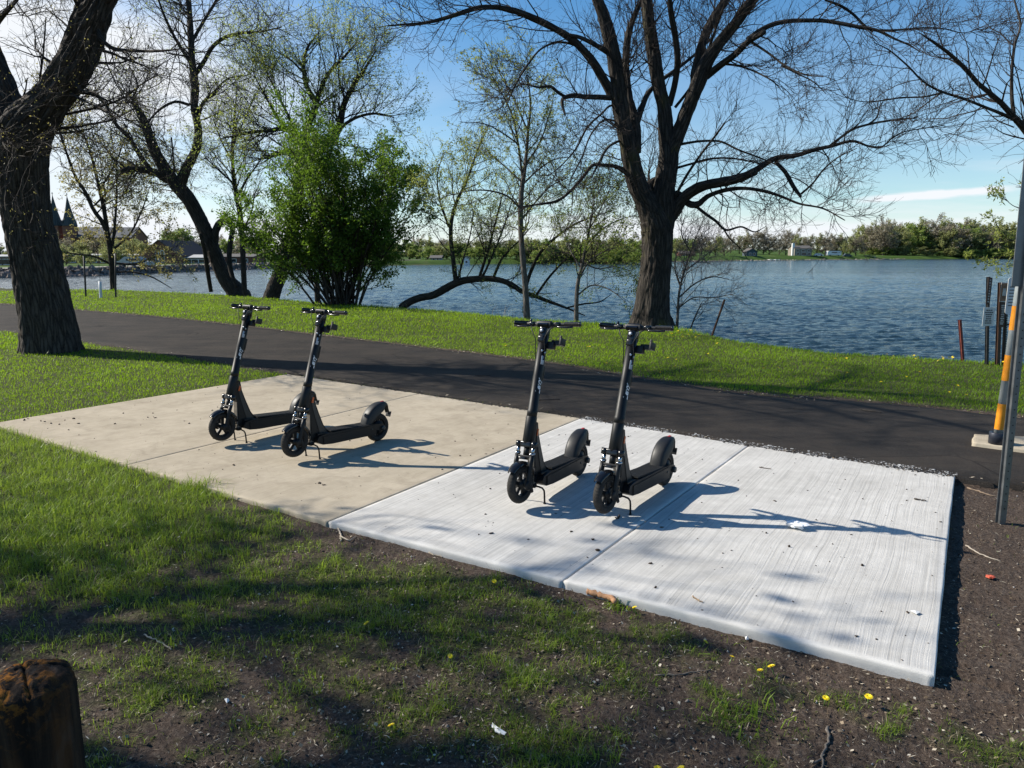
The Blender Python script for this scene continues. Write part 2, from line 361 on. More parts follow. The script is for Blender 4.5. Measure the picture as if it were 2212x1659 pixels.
def ground_info(x, y):
    a = np.arctan2(x, y); r = np.hypot(x, y); sr = shore_r(a)
    s = (x - PL[0][0]) * fnorm[0] + (y - PL[0][1]) * fnorm[1]
    s2 = (x - PL[-1][0]) * rnorm[0] + (y - PL[-1][1]) * rnorm[1]
    slab = inpoly(x, y, SLAB); path = inpoly(x, y, PATHPOLY)
    beyond = (~path) & (y > np.interp(x, PFs[:, 0], PFs[:, 1]))
    leftl = (~slab) & (~path) & (~beyond) & (s < 0) & (x < 0)
    fg = (~slab) & (~path) & (~beyond) & (~leftl)
    n = fbm(x * .9 + 3, y * .9, 0.5, 4, .6); n2 = fbm(x * 3.1, y * 3.1, 4.5, 4, .6); n3 = fbm(x * 12, y * 12, 9.5, 3, .6)
    g = .5 + .9 * n + .95 * n2 + .6 * n3
    trend = -.08 + .24 * sstep(-x, -.6, 1.6) + .45 * sstep(-x, 1.2, 2.6) * sstep(y, 3.2, 4.3) + .28 * np.exp(-((x + .45) / .55) ** 2 - ((y - 3.6) / .45) ** 2) - .30 * np.exp(-((x - .75) / .8) ** 2 - ((y - 2.5) / .7) ** 2) + .60 * sstep(s2, .42, .75) * sstep(y, 2.5, 3.1) * (s < .1) + .1 * np.exp(-((x + .2) / .7) ** 2 - ((y - 3.3) / .5) ** 2)
    trend = trend - .55 * np.exp(-(np.clip(s, 0, 9) / .16) ** 2) * sstep(x, -3.6, -2.2) - .5 * sstep(x, 1.9, 2.4) * (1 - sstep(s2, .30, .60))
    gf = np.clip(g + trend, 0, 1)
    dF = dseg(x, y, PFs[::6]); dN = dseg(x, y, PNs[::6])
    gl = np.clip(1.15 + .3 * n2 + .3 * n3 - 1.1 * np.exp(-(dF / (.13 + .12 * sstep(x, 1, 5))) ** 2), 0, 1)
    gll = np.clip(1.1 + .3 * n2 + .25 * n3 - .9 * np.exp(-(np.minimum(dN, 9) / .08) ** 2), 0, 1)
    gr = np.where(fg, gf, np.where(beyond, gl, gll)); gr = np.where(slab | path, 0, gr)
    z = -.018 + .012 * fbm(x * .7, y * .7, 2.2, 3) - .034 * (.25 + .35 * sstep(x, -2.6, -.6) + .40 * sstep(x, 0, 1.6)) * ((fg | slab) & (s > -.3)) * sstep(s, -.22, -.12) - .045 * (fg | slab) * (s < -.12) * (x > 1.5) * sstep(s2, -.22, -.12)
    zm = .012 * fbm(x * 6, y * 6, 1.2, 3) + .010 * fbm(x * 26, y * 26, 5.2, 3, .65) + .006 * fbm(x * 80, y * 80, 7.7, 2)
    z = z + zm * np.where(fg, 1.0, .5) * (r < 14)
    near_e = np.minimum(dseg(x, y, SLAB + SLAB[:1]), 9); z = np.where(slab & (near_e > .07), -.16, z); z = np.where(path & (np.minimum(dF, dN) > .18), -.16, np.where(path, np.minimum(z, -.035), z))
    bank = sstep(r - sr, -.3, 2.6)
    z = z * (1 - bank) + (-2.3) * bank + .1 * n2 * bank
    return z, gr, fg, beyond, slab, path, s, s2
def build_ground():
    ang = np.concatenate([np.linspace(-PI, -.72, 46)[:-1], np.linspace(-.72, .72, 520), np.linspace(.72, PI, 46)[1:]])
    r = np.concatenate([[0.0], np.geomspace(.5, 1.6, 20)[:-1], np.geomspace(1.6, 45, 560), np.geomspace(46, 3000, 60)])
    A, Rr = np.meshgrid(ang, r); X, Y = np.sin(A) * Rr, np.cos(A) * Rr
    z, gr, *_ = ground_info(X, Y)
    nr, na = X.shape; i = np.arange(nr - 1)[:, None] * na; j = np.arange(na - 1)[None]
    q = np.stack([i + j, i + j + 1, i + na + j + 1, i + na + j], -1).reshape(-1, 4)
    g = Geo(); g.add(np.stack([X, Y, z], -1), q[:, ::-1], None, 0, None, gr)
    m = MB('soil_and_turf'); o = m.tc(); gv = m.attr('vr', 'Fac')
    n1 = m.noise(o, 9, 6, .65); n2 = m.noise(o, 60, 5, .7); n3 = m.noise(o, 3, 3)
    dirt = m.ramp(n2, [(.25, (.026, .018, .014)), (.5, (.080, .060, .047)), (.8, (.19, .155, .125))])
    dirt = m.mix(m.rng_(n1, .35, .7, 0, .6), dirt, m.ramp(n2, [(.3, (.03, .019, .013)), (.8, (.11, .075, .053))]))
    turf = m.ramp(n2, [(.3, (.02, .022, .01)), (.6, (.07, .078, .028)), (.8, (.15, .145, .065))])
    spk = m.ramp(m.noise(o, 210, 2), [(.66, (0, 0, 0)), (.72, (1, 1, 1))])
    c = m.mix(m.rng_(m.math('ADD', gv, m.math('MULTIPLY', n1, .3)), .35, .95), dirt, turf)
    c = m.mix(m.math('MULTIPLY', spk, .35), c, (.3, .26, .2))
    m.set(c, .95, m.bump(n2, .9, .015), spec=.15)
    tag(g.build('ground', m.mat), kind='structure')
build_ground()

# ---- asphalt path
def build_path():
    n, w = 900, 14
    a, b = smooth_line(PN, n), smooth_line(PF, n); u = np.linspace(0, 1, w)
    P = a[:, None] * (1 - u[None, :, None]) + b[:, None] * u[None, :, None]
    d = b - a; ln = np.linalg.norm(d, axis=1, keepdims=True); d = d / ln
    en = .05 * fbm(a[:, 0] * 4, a[:, 1] * 4, 3.3, 4, .7); ef = .10 * fbm(b[:, 0] * 3, b[:, 1] * 3, 8.3, 4, .7)
    near_slab = (np.hypot(*(a - PB[0]).T) < .3) | ((a[:, 0] > PB[0][0]) & (a[:, 0] < PB[-1][0]))
    en = np.where(near_slab, -.03 + .022 * en / .05, en)
    P[:, 0] += d * en[:, None]; P[:, -1] += d * ef[:, None]
    z = -.006 + .004 * fbm(P[..., 0] * 1.5, P[..., 1] * 1.5, 1, 3)
    z[:, 0] = -.012; z[:, -1] = -.02
    z = np.where(np.repeat(near_slab[:, None], w, 1) & (np.arange(w)[None] == 0), -.004, z)
    V = np.concatenate([np.dstack([P[:, :1], np.full((n, 1), -.12)]), np.dstack([P, z]), np.dstack([P[:, -1:], np.full((n, 1), -.12)])], 1)
    k = w + 2; i = np.arange(n - 1)[:, None] * k; j = np.arange(k - 1)[None]
    q = np.stack([i + j, i + k + j, i + k + j + 1, i + j + 1], -1).reshape(-1, 4)
    g = Geo(); g.add(V, q)
    m = MB('asphalt'); o = m.tc(); f = m.noise(o, 220, 3, .7); n1 = m.noise(o, 1.3, 5, .6); n2 = m.noise(m.mapping(o, (1, 1, 1), (0, 0, rad(33))), 7, 5, .7)
    ag = m.voro(o, 130, 'F1', 'Color')
    c = m.ramp(f, [(.3, (.010, .009, .008)), (.55, (.034, .030, .027)), (.8, (.11, .097, .085))])
    c = m.mix(m.rng_(m.math('ADD', m.math('MULTIPLY', n1, .6), m.math('MULTIPLY', m.noise(m.mapping(o, (.35, 2.2, 1), (0, 0, rad(30))), 1.6, 5, .65, .5), .4)), .40, .62, 0, .75), c, m.ramp(f, [(.3, (.03, .025, .02)), (.75, (.105, .085, .068))]))
    c = m.mix(m.rng_(n2, .5, .75, 0, .3), c, (.085, .07, .055))
    ck = m.voro(m.mapping(m.N('ShaderNodeTexCoord').outputs['Object'], (1, 1, 1)), .9, 'DISTANCE_TO_EDGE'); c = m.mix(m.math('MULTIPLY', m.rng_(ck, .0, .012, 1, 0), m.rng_(m.noise(o, .8, 2), .52, .6, 0, .8)), c, (.012, .011, .010))
    sp = m.ramp(m.noise(o, 330, 2), [(.68, (0, 0, 0)), (.74, (1, 1, 1))]); c = m.mix(m.math('MULTIPLY', sp, .3), c, (.22, .20, .18))
    m.set(c, .82, m.bump(m.math('ADD', f, m.math('MULTIPLY', m.noise(o, 90, 2), .6)), .9, .008), spec=.12)
    tag(g.build('path', m.mat), kind='structure')
build_path()

# ---- concrete pads
JANG = math.atan2(*(PB[2] - PL[2])[::-1])
def pad_mat(name, lo, hi, streak, stain, stainamt, sp):
    m = MB(name); o = m.tc(); fine = m.noise(o, 260, 4, .7)
    r = m.mapping(o, (1, 1, 1), (0, 0, -JANG))
    war = m.N('ShaderNodeTexNoise'); war.inputs['Scale'].default_value = 1.1; war.inputs['Detail'].default_value = 2; m.L(o, war.inputs['Vector'])
    vm = m.N('ShaderNodeVectorMath'); vm.operation = 'MULTIPLY_ADD'; m.L(war.outputs['Color'], vm.inputs[0]); vm.inputs[1].default_value = (0, .07, 0); m.L(r, vm.inputs[2])
    st1 = m.noise(m.mapping(vm.outputs[0], (.8, 105, 1)), 1, 5, .75); st2 = m.noise(m.mapping(vm.outputs[0], (.5, 38, 1)), 1, 3, .6)
    big = m.noise(o, 1.6, 5, .6); med = m.noise(o, 9, 5, .65, .4)
    base = m.ramp(m.math('ADD', m.math('MULTIPLY', big, .6), m.math('MULTIPLY', med, .4)), [(.3, lo), (.65, hi)])
    l = m.ramp(st1, [(.30, (0, 0, 0)), (.46, (.75, .75, .75)), (.7, (1, 1, 1))]); l2 = m.ramp(st2, [(.3, (.6, .6, .6)), (.55, (1, 1, 1))])
    gn = m.N('ShaderNodeNewGeometry'); sz = m.N('ShaderNodeSeparateXYZ'); m.L(gn.outputs['True Normal'], sz.inputs[0]); sm = m.math('MULTIPLY', m.rng_(sz.outputs[2], .8, .95), m.math('SUBTRACT', 1.0, m.attr('vr', 'Fac')))
    c = m.mix(m.math('MULTIPLY', sm, streak), base, m.mix(1.0, base, l, 'MULTIPLY')); c = m.mix(m.math('MULTIPLY', sm, streak * .8), c, m.mix(1.0, c, l2, 'MULTIPLY'))
    c = m.mix(m.rng_(m.noise(o, 3.3, 6, .7, .8), .5, .72, 0, stainamt), c, stain)
    c = m.mix(m.rng_(fine, .3, .75, sp, 0), c, tuple(k * .55 for k in lo))
    m.set(c, .9, m.bump(m.math('ADD', m.math('MULTIPLY', st1, sm), m.math('MULTIPLY', fine, .35)), .55, .006), spec=.12)
    return m.mat
M_new = pad_mat('concrete_new', (.52, .50, .46), (.75, .725, .675), .5, (.37, .36, .34), .35, .25)
M_old = pad_mat('concrete_old', (.40, .34, .25), (.58, .50, .38), .22, (.26, .215, .155), .55, .35)
def pad(corners, name, mat, gap=.004, seed=0):
    P = np.array(corners); c = P.mean(0); n = len(P)
    out = []
    for i in range(n):                                    # inset by the joint gap, subdivide with small irregularity
        a, b = P[i], P[(i + 1) % n]
        e = nrm((b - a)[None])[0]; nn = np.array([-e[1], e[0]]);
        k = max(2, int(np.linalg.norm(b - a) / .03))
        for t in np.linspace(0, 1, k, endpoint=False):
            q = a + (b - a) * t; s = 1 if np.dot(nn, c - q) > 0 else -1
            w = gap * 1.0 + .003 * noise3(q[0] * 3, q[1] * 3, 3.1 + seed) + .0006 * noise3(q[0] * 30, q[1] * 30, 3.1 + seed)
            out.append(q + nn * s * w)
    out = np.array(out); k = len(out); g = Geo()
    rings = []
    d = c - out; dn = nrm(d)
    for ins, z in ((0, -.15), (0, -.03), (.0005, -.012), (.004, -.004), (.010, -.0006), (.02, 0.0)):
        zz = z + (0.001 * noise3(out[:, 0] * 12, out[:, 1] * 12, 6.1) if z < -.001 and z > -.1 else 0)
        rings.append(np.column_stack([out + dn * ins, np.broadcast_to(zz, (k,))]))
    rings.append(np.column_stack([out + dn * .045, np.zeros(k)]))
    for f in (.08, .3, .6, .9): rings.append(np.column_stack([out + dn * .045 + (d - dn * .045) * f, np.zeros(k)]))
    V = np.concatenate(rings + [np.array([[c[0], c[1], 0]])]); nr = len(rings)
    i = np.arange(nr - 1)[:, None] * k; j = np.arange(k)[None]; j2 = (j + 1) % k
    q = np.stack([i + j, i + j2, i + k + j2, i + k + j], -1).reshape(-1, 4); t = np.array([[(nr - 1) * k + a, (nr - 1) * k + (a + 1) % k, nr * k] for a in range(k)])
    ar = (P[:, 0] * np.roll(P[:, 1], -1) - np.roll(P[:, 0], -1) * P[:, 1]).sum()
    if ar < 0: q = q[:, ::-1]; t = t[:, ::-1]
    vr = np.zeros(len(V)); vr[:6 * k] = 1; g.add(V, q, t, 0, None, vr); return tag(g.build(name, mat), kind='structure')
pad([PL[0], PL[1], PB[1], PB[0]], 'pavement', M_old, seed=1)
pad([PL[1], PL[2], PB[2], PB[1]], 'pavement', M_old, seed=2)
pad([PL[2], PL[3], PB[3], PB[2]], 'pavement', M_new, seed=3)
pad([PL[3], PL[4], PB[4], PB[3]], 'pavement', M_new, seed=4)

# ---- lake
def build_lake():
    ang = np.linspace(-1.45, 1.45, 820); r = np.concatenate([np.geomspace(9, 160, 560), np.geomspace(162, 3500, 60)])
    A, Rr = np.meshgrid(ang, r); X, Y = np.sin(A) * Rr, np.cos(A) * Rr; z = np.zeros_like(X); rs = np.random.RandomState(3)
    for k in range(26):
        lam = np.exp(rs.uniform(np.log(.2), np.log(1.7))); th = rad(-100 + 28 * rs.randn()); kx, ky = 2 * PI / lam * math.cos(th), 2 * PI / lam * math.sin(th)
        ph = rs.rand() * 6.28 + 2.2 * noise3(X * .25 + k, Y * .25, k * 1.7); am = .0045 * lam ** .8 * (.6 + .8 * rs.rand())
        w = np.sin(kx * X + ky * Y + ph); z += am * (1 - 2 * np.abs(w) ** 1.3) * np.clip(90 / Rr, .25, 1)
    g = Geo(); nr, na = X.shape; i = np.arange(nr - 1)[:, None] * na; j = np.arange(na - 1)[None]
    q = np.stack([i + j, i + na + j, i + na + j + 1, i + j + 1], -1).reshape(-1, 4)
    g.add(np.stack([X, Y, z + WATER], -1), q)
    m = MB('lake_water'); o = m.tc(); v = m.mapping(o, (.8, 1.5, 1), (0, 0, rad(12)))
    n1 = m.noise(v, 1.1, 4, .6, .6); n2 = m.noise(v, 7, 5, .65, .4); n3 = m.noise(v, .12, 3)
    b = m.bump(n1, .5, .22); b = m.bump(n2, .85, .07, b); ln = m.noise(m.mapping(o, (.018, .10, 1), (0, 0, rad(8))), 1, 4, .6); b.node.inputs['Strength'].default_value = .85; m.L(m.rng_(ln, .38, .6, .3, 1), b.node.inputs['Strength'])
    m.set(m.ramp(n3, [(.3, (.010, .024, .030)), (.7, (.018, .036, .042))]), .12, b); m.p.inputs['IOR'].default_value = 1.33
    tag(g.build('lake', m.mat), kind='structure')
build_lake()
# ------------------------------------------------------------------ scooters
MS_body = plain('black_powder_coat', (.007, .0075, .008), .5, var=.2, sc=9, bump=.05, spec=.32)
MS_plastic = plain('black_plastic', (.011, .0115, .012), .5, var=.2, sc=12, bump=.1, spec=.4)
MS_gloss = plain('glossy_black_plastic', (.008, .008, .009), .18, var=.1, sc=8)
MS_grey = plain('dark_grey_panel', (.022, .025, .025), .45, var=.15, sc=12)
MS_dust = plain('dusty_grey', (.16, .14, .115), .85, var=.35, sc=25)
def tyremat():
    m = MB('tyre_rubber'); n = m.noise(m.tc(), 14, 4, .7); m.set(m.ramp(n, [(.3, (.016, .015, .014)), (.75, (.045, .04, .034))]), .8, m.bump(m.noise(m.tc(), 120, 2), .2, .002), spec=.3); return m.mat
MS_tyre = tyremat()
MS_chrome = plain('chrome', (.42, .43, .45), .2, 1.0, .05)
MS_orange = plain('orange_reflector', (.55, .10, .015), .3, var=.25, sc=150)
MS_red = plain('red_lens', (.45, .01, .01), .25, var=.2, sc=150)
MS_silver = plain('silver_sticker', (.36, .38, .42), .35, .3, .2, 120)
MS_white = plain('white_lettering', (.78, .78, .78), .5, var=.05)
MS_grip = plain('rubber_deck', (.014, .0145, .0145), .8, var=.25, sc=20)

AX0 = np.array([.806, 0, .366]); AX1 = np.array([.600, 0, 1.159]); AXD = nrm((AX1 - AX0)[None])[0]
def ax(t, side=0.0, off=0.0):                   # point on steering axis at height z=t; off = forward offset
    p = AX0 + AXD * ((t - AX0[2]) / AXD[2]); return p + np.array([AXD[2] * off, side, -AXD[0] * off])
RX = np.array([[AXD[2], 0, AXD[0]], [0, 1, 0], [-AXD[0], 0, AXD[2]]])   # local z -> steering axis
def make_wheel(name, front, root):
    g = Geo(); g.lathe([(.086, -.019), (.094, -.024), (.108, -.027), (.119, -.021), (.1255, -.010), (.127, 0), (.1255, .010), (.119, .021), (.108, .027), (.094, .024), (.086, .019)], 'y', k=48)
    for i in range(40):                          # tread blocks in a chevron
        a = i / 40 * 2 * PI
        for s in (-1, 1):
            pts = [[math.cos(a + s * 0) * .1268, 0, math.sin(a) * .1268], [math.cos(a + .07) * .1235, s * .014, math.sin(a + .07) * .1235], [math.cos(a + .11) * .1155, s * .0235, math.sin(a + .11) * .1155]]
            g.tube(pts, [.0016, .0018, .0014], 4)
    t = g.build('tyre', MS_tyre)
    g = Geo()
    g.lathe([(.087, -.018), (.0885, -.020), (.082, -.021), (.076, -.017), (.075, 0), (.076, .017), (.082, .021), (.0885, .020), (.087, .018)], 'y', k=48)
    hub = .030 if front else .062
    g.lathe([(.001, -.030), (.012, -.030), (.013, -.026), (hub, -.022), (hub, .022), (.013, .026), (.012, .030), (.001, .030)], 'y', k=32)
    if front:
        for i in range(5):
            a = i * 2 * PI / 5 + .35; g.box([math.cos(a) * .054, 0, math.sin(a) * .054], (.056, .020, .026), [[math.cos(a), 0, -math.sin(a)], [0, 1, 0], [math.sin(a), 0, math.cos(a)]], bev=.004)
    else:
        for i in range(18):
            a = i * 2 * PI / 18; g.box([math.cos(a) * .068, 0, math.sin(a) * .068], (.018, .022, .006), [[math.cos(a), 0, -math.sin(a)], [0, 1, 0], [math.sin(a), 0, math.cos(a)]])
        g.lathe([(.001, .0315), (.038, .031), (.040, .024)], 'y', k=32)
    r = g.build('rim', MS_body)
    w = bpy.data.objects.new(name, None); COL.objects.link(w); w.empty_display_size = .05; w.parent = root
    t.parent = w; r.parent = w; return w

def make_scooter():
    root = empty('kick_scooter'); steer = []
    def P(g, name, mat, st=False, parent=None, smooth=True):
        o = g.build(name, mat, parent or root, smooth)
        if st and parent is None: steer.append(o)
        return o
    fw = make_wheel('wheel', True, root); fw.location = (.882, 0, .127); steer.append(fw)
    rw = make_wheel('wheel', False, root); rw.location = (0, 0, .127)
    # fork
    g = Geo()
    for s in (-1, 1):
        top = ax(.318, s * .058, .012); bot = np.array([.882, s * .058, .127])
        g.tube([top, top * .7 + bot * .3 + np.array([.004, 0, 0]), bot * .85 + top * .15, bot], [.0165, .0165, .0175, .015], 16)
        g.lathe([(.001, s * .024), (.030, s * .024), (.034, s * .030), (.034, s * .036), (.022, s * .042), (.001, s * .043)], 'y', (.882, s * .032, .127), 24)
        g.box(bot + np.array([-.022, s * .012, -.016]), (.020, .012, .075), [[.93, 0, .36], [0, 1, 0], [-.36, 0, .93]], bev=.004)
    g.box(ax(.300, 0, .010), (.030, .125, .018), RX, bev=.006)
    fork = P(g, 'fork', MS_body, True)
    for s in (-1, 1):
        g = Geo(); g.tube([ax(.31, s * .058, .012), ax(.368, s * .058, .012)], .0125, 14); g.lathe([(.0118, 0), (.0195, .002), (.0195, .012), (.0118, .014)], 'z', ax(.315, s * .058, .012), 16, 0)
        P(g, 'stanchion', MS_chrome, parent=fork)
    g = Geo()                                     # crown clamp
    g.box(ax(.378, 0, .006), (.050, .085, .040), RX, bev=.012)
    for s in (-1, 1): g.tube([ax(.360, s * .060, .012), ax(.398, s * .060, .012)], [.0215, .0215], 18)
    P(g, 'fork_crown', MS_gloss, parent=fork)
    g = Geo(); g.tube([ax(.30, 0, 0), ax(.37, 0, 0)], .020, 16); P(g, 'steerer_tube', MS_body, parent=fork)
    # front fender: swept arc
    def arc_fender(g, c, r0, a0, a1, w, n=18, drop=.016, th=.0035, rr=None):
        rows = []
        for i in range(n + 1):
            u = i / n; a = rad(a0 + (a1 - a0) * u); r = r0 if rr is None else rr(u); ww = w * (1 - .25 * max(0, (u - .8) / .2)) * (1 - .25 * max(0, (.2 - u) / .2))
            row = []
            for (sy, dr) in ((-1, -drop), (-1, -.004), (-.72, .003), (-.3, .006), (0, .007), (.3, .006), (.72, .003), (1, -.004), (1, -drop)):
                row.append([c[0] + math.cos(a) * (r + dr), sy * ww, c[2] + math.sin(a) * (r + dr)])
            rows.append(row)
        V = np.array(rows); n1, k = V.shape[:2]; C = np.array(c)
        d = nrm(V - np.array([C[0], 0, C[2]])[None, None]); V2 = V - d * th
        i = np.arange(n1 - 1)[:, None] * k; j = np.arange(k - 1)[None]; q = np.stack([i + j, i + j + 1, i + k + j + 1, i + k + j], -1).reshape(-1, 4)
        g.add(V, q[:, ::-1]); g.add(V2, q)
        o = [x * k for x in range(n1)] ; e = [x * k + k - 1 for x in range(n1)]; N = n1 * k
        VV = np.concatenate([V.reshape(-1, 3), V2.reshape(-1, 3)])
        rim = []
        for lst in (o, e, list(range(k)), [(n1 - 1) * k + x for x in range(k)]):
            for a, b in zip(lst[:-1], lst[1:]): rim.append([a, b, N + b, N + a])
        g.add(VV, rim)
    g = Geo(); arc_fender(g, (.882, 0, .127), .146, 42, 170, .036); g.box(ax(.288, 0, .022), (.05, .05, .016), RX, bev=.005)
    P(g, 'fender', MS_gloss, True)
    # stem
    g = Geo(); g.tube([ax(.372), ax(.395), ax(.40), ax(.555), ax(.560)], [.030, .033, .037, .037, .034], 28)
    g.tube([ax(.556), ax(.60), ax(.602), ax(.82), ax(.825), ax(1.09)], [.0345, .0345, .0325, .0325, .0315, .0315], 28)
    g.box(ax(.845, .008, -.030), (.022, .030, .10), RX, bev=.008); g.box(ax(.79, .006, -.031), (.012, .022, .05), RX, bev=.005)
    for t in (.585, .93, 1.00, 1.03): g.tube([ax(t, -.032, 0), ax(t, -.0365, 0)], .005, 8); g.tube([ax(t, .029, .012), ax(t, .035, .014)], .0045, 8)
    stem = P(g, 'stem', MS_body, True)
    g = Geo(); g.box(ax(.925, .0, .0322), (.004, .022, .062), RX, bev=.001)
    b = RX @ np.array([[math.cos(rad(62)), -math.sin(rad(62)), 0], [math.sin(rad(62)), math.cos(rad(62)), 0], [0, 0, 1]])
    g = Geo(); pc = ax(.925, .0, 0) + b @ np.array([.0318, 0, 0]); g.box(pc, (.003, .020, .058), b, bev=.001)
    P(g, 'sticker', MS_silver, parent=stem)
    g = Geo(); g.tube([ax(.965, .028, .010), ax(.975, .037, .014), ax(.985, .028, .010)], .006, 8); g.box(ax(.985, .022, .026), (.014, .012, .014), RX, bev=.004)
    P(g, 'latch', MS_chrome, parent=stem)
    # lettering along the left side of the stem
    cu = bpy.data.curves.new('lettering', 'FONT'); cu.body = 'Levy'; cu.size = .048; cu.extrude = .0006; cu.offset = .0013; cu.shear = .25; cu.align_x = 'CENTER'; cu.align_y = 'CENTER'; cu.space_character = 1.02
    tmp = bpy.data.objects.new('tmp_text', cu); COL.objects.link(tmp); dg = bpy.context.evaluated_depsgraph_get(); me = bpy.data.meshes.new_from_object(tmp.evaluated_get(dg)); bpy.data.objects.remove(tmp)
    me.materials.clear(); me.materials.append(MS_white)
    R = .0332                                     # wrap the letters round the tube
    for v in me.vertices:
        along_, around, up = v.co.x * 1.12, v.co.y, v.co.z; th = around / R + .42
        p = ax(.755) + AXD * along_ + (R + up) * (math.cos(th) * np.array([0, 1, 0]) + math.sin(th) * np.array([AXD[2], 0, -AXD[0]]))
        v.co = p
    t = bpy.data.objects.new('lettering', me); COL.objects.link(t); t.parent = stem
    # head block with logo disc
    g = Geo(); g.box(ax(1.105, 0, 0), (.062, .058, .085), RX, bev=.014); g.box(ax(1.062, 0, .004), (.066, .050, .045), RX, bev=.012)
    g.tube([ax(1.115, 0, .030), ax(1.115, 0, .038)], [.021, .019], 20)
    head = P(g, 'headlight', MS_gloss, True)
    g = Geo(); g.tube([ax(1.115, 0, .037), ax(1.115, 0, .040)], [.012, .012], 20); P(g, 'lens', MS_silver, parent=head)
    # handlebar
    bc = ax(1.160, 0, .004)
    g = Geo(); g.tube([bc + [-.02, -.25, .006], bc + [-.012, -.17, .004], bc + [0, -.06, 0], bc + [0, .06, 0], bc + [-.012, .17, .004], bc + [-.02, .25, .006]], [.011, .011, .014, .014, .011, .011], 14)
    g.box(bc + [0, 0, .000], (.052, .12, .036), RX, bev=.014)
    hb = P(g, 'handlebar', MS_plastic, True)
    g = Geo(); prof = [(-.030, -.012), (.032, -.016), (.038, .004), (.006, .026), (-.022, .022)]
    g.prism([(bc[0] + a, bc[2] + b2) for a, b2 in prof], -.040, .040); P(g, 'display', MS_gloss, parent=hb, smooth=False)
    for s in (-1, 1):
        g = Geo(); p0 = bc + [-.0125, s * .145, .004]; p1 = bc + [-.021, s * .262, .006]
        g.tube([p0, p0 * .96 + p1 * .04, p0 * .95 + p1 * .05, p1 * .94 + p0 * .06, p1 * .93 + p0 * .07, p1], [.014, .014, .0168, .0165, .018, .0175], 18); P(g, 'grip', MS_gloss, parent=hb)
        g = Geo(); g.box(bc + [.000, s * .100, .001], (.040, .036, .034), None, bev=.008)
        g.tube([bc + [.02, s * .098, -.006], bc + [.040, s * .13, -.012], bc + [.036, s * .19, -.014], bc + [.028, s * .232, -.010]], [.008, .0065, .006, .0065], 10)
        if s < 0: g.tube([bc + [-.004, s * .122, .016], bc + [-.02, s * .128, .030]], [.010, .008], 12)
        P(g, 'brake_lever', MS_gloss, parent=hb)
    # phone holder on the rider side, offset to the left
    g = Geo(); g.box(ax(1.030, .046, -.030), (.04, .060, .050), RX, bev=.006); g.box(ax(1.050, .090, -.042), (.035, .085, .034), RX, bev=.006); g.box(ax(1.056, .130, -.036), (.060, .016, .048), RX, bev=.005); g.box(ax(1.078, .128, -.014), (.014, .014, .034), RX, bev=.003)
    g.box(ax(1.045, -.035, -.03), (.03, .03, .02), RX, bev=.005); P(g, 'phone_holder', MS_plastic, True)
    # cable
    g = Geo()
    for s, q in ((1, .1), (-1, .12)):
        g.tube([bc + [.02, s * .10, -.004], bc + [.060, s * .07, -.03], ax(1.06, s * .035, .045), ax(1.00, s * .036, .022), ax(.93, s * .034, .008)], .003, 6)
    P(g, 'cable', MS_plastic, True)
    # neck: sloping frame between the deck and the stem
    prof = [(.600, .158), (.560, .178), (.585, .192), (.618, .235), (.662, .335), (.700, .430), (.716, .515), (.735, .522), (.760, .47), (.775, .40), (.748, .33), (.738, .22), (.745, .12), (.70, .095), (.62, .10)]
    g = Geo(); g.prism(prof, -.028, .028); g.tube([ax(.40, 0, -.01), ax(.52, 0, -.012)], .040, 20)
    nk = P(g, 'neck', MS_body, smooth=False)
    g = Geo(); pr = [(.585, .172), (.602, .192), (.634, .238), (.676, .335), (.712, .43), (.722, .49), (.742, .49), (.735, .42), (.712, .34), (.684, .25), (.662, .185), (.66, .16)]
    for s in (-1, 1): g.prism(pr, s * .030, s * .0315)
    P(g, 'side_panel', MS_grey, parent=nk, smooth=False)
    for s in (-1, 1):
        g = Geo(); g.box((.726, s * .033, .452), (.018, .004, .046), [[.97, 0, -.25], [0, 1, 0], [.25, 0, .97]], bev=.002); P(g, 'reflector', MS_orange, parent=nk)
    g = Geo(); g.prism([(.747, .33), (.752, .33), (.752, .14), (.742, .12)], -.024, .024); g.box((.725, 0, .105), (.045, .05, .05), None, bev=.008); P(g, 'front_plate', MS_dust, parent=nk, smooth=False)
    # deck
    xs = [-.03, .02, .08, .60, .655, .70]; g = Geo()
    pr = [(.075, .082), (.56, .072), (.66, .078), (.705, .10), (.715, .125), (.70, .150), (.62, .166), (.075, .176)]
    g.prism(pr, -.076, .076); g.prism([(.09, .088), (.55, .078), (.655, .083), (.66, .145), (.09, .168)], -.0815, .0815)
    for s in (-1, 1):
        g.prism([(.10, .175), (.10, .125), (.02, .108), (-.03, .118), (-.035, .150), (.0, .166)], s * .068, s * .052)
        g.box((.645, s * .050, .165), (.11, .02, .014), None, bev=.004)
    dk = P(g, 'deck', MS_body, smooth=False)
    g = Geo(); g.box((.335, 0, .1735), (.47, .130, .006), [[1, 0, -.021], [0, 1, 0], [.021, 0, 1]])
    for i in range(15): g.box((.335, -.060 + i * .0086, .178), (.465, .0042, .004), [[1, 0, -.021], [0, 1, 0], [.021, 0, 1]])
    P(g, 'deck_mat', MS_grip, parent=dk, smooth=False)
    g = Geo(); g.tube([(.50, .006, .1795), (.50, .006, .1812)], [.017, .017], 20); P(g, 'badge', MS_silver, parent=dk)
    g = Geo(); g.tube([(.13, .080, .135), (.13, .0845, .135)], [.009, .008], 14); P(g, 'charge_port', MS_grey, parent=dk)
    g = Geo(); g.lathe([(.001, .085), (.020, .085), (.022, .080), (.022, .068)], 'y', (-.005, 0, .128), 24); P(g, 'axle_cap', MS_grey, parent=dk)
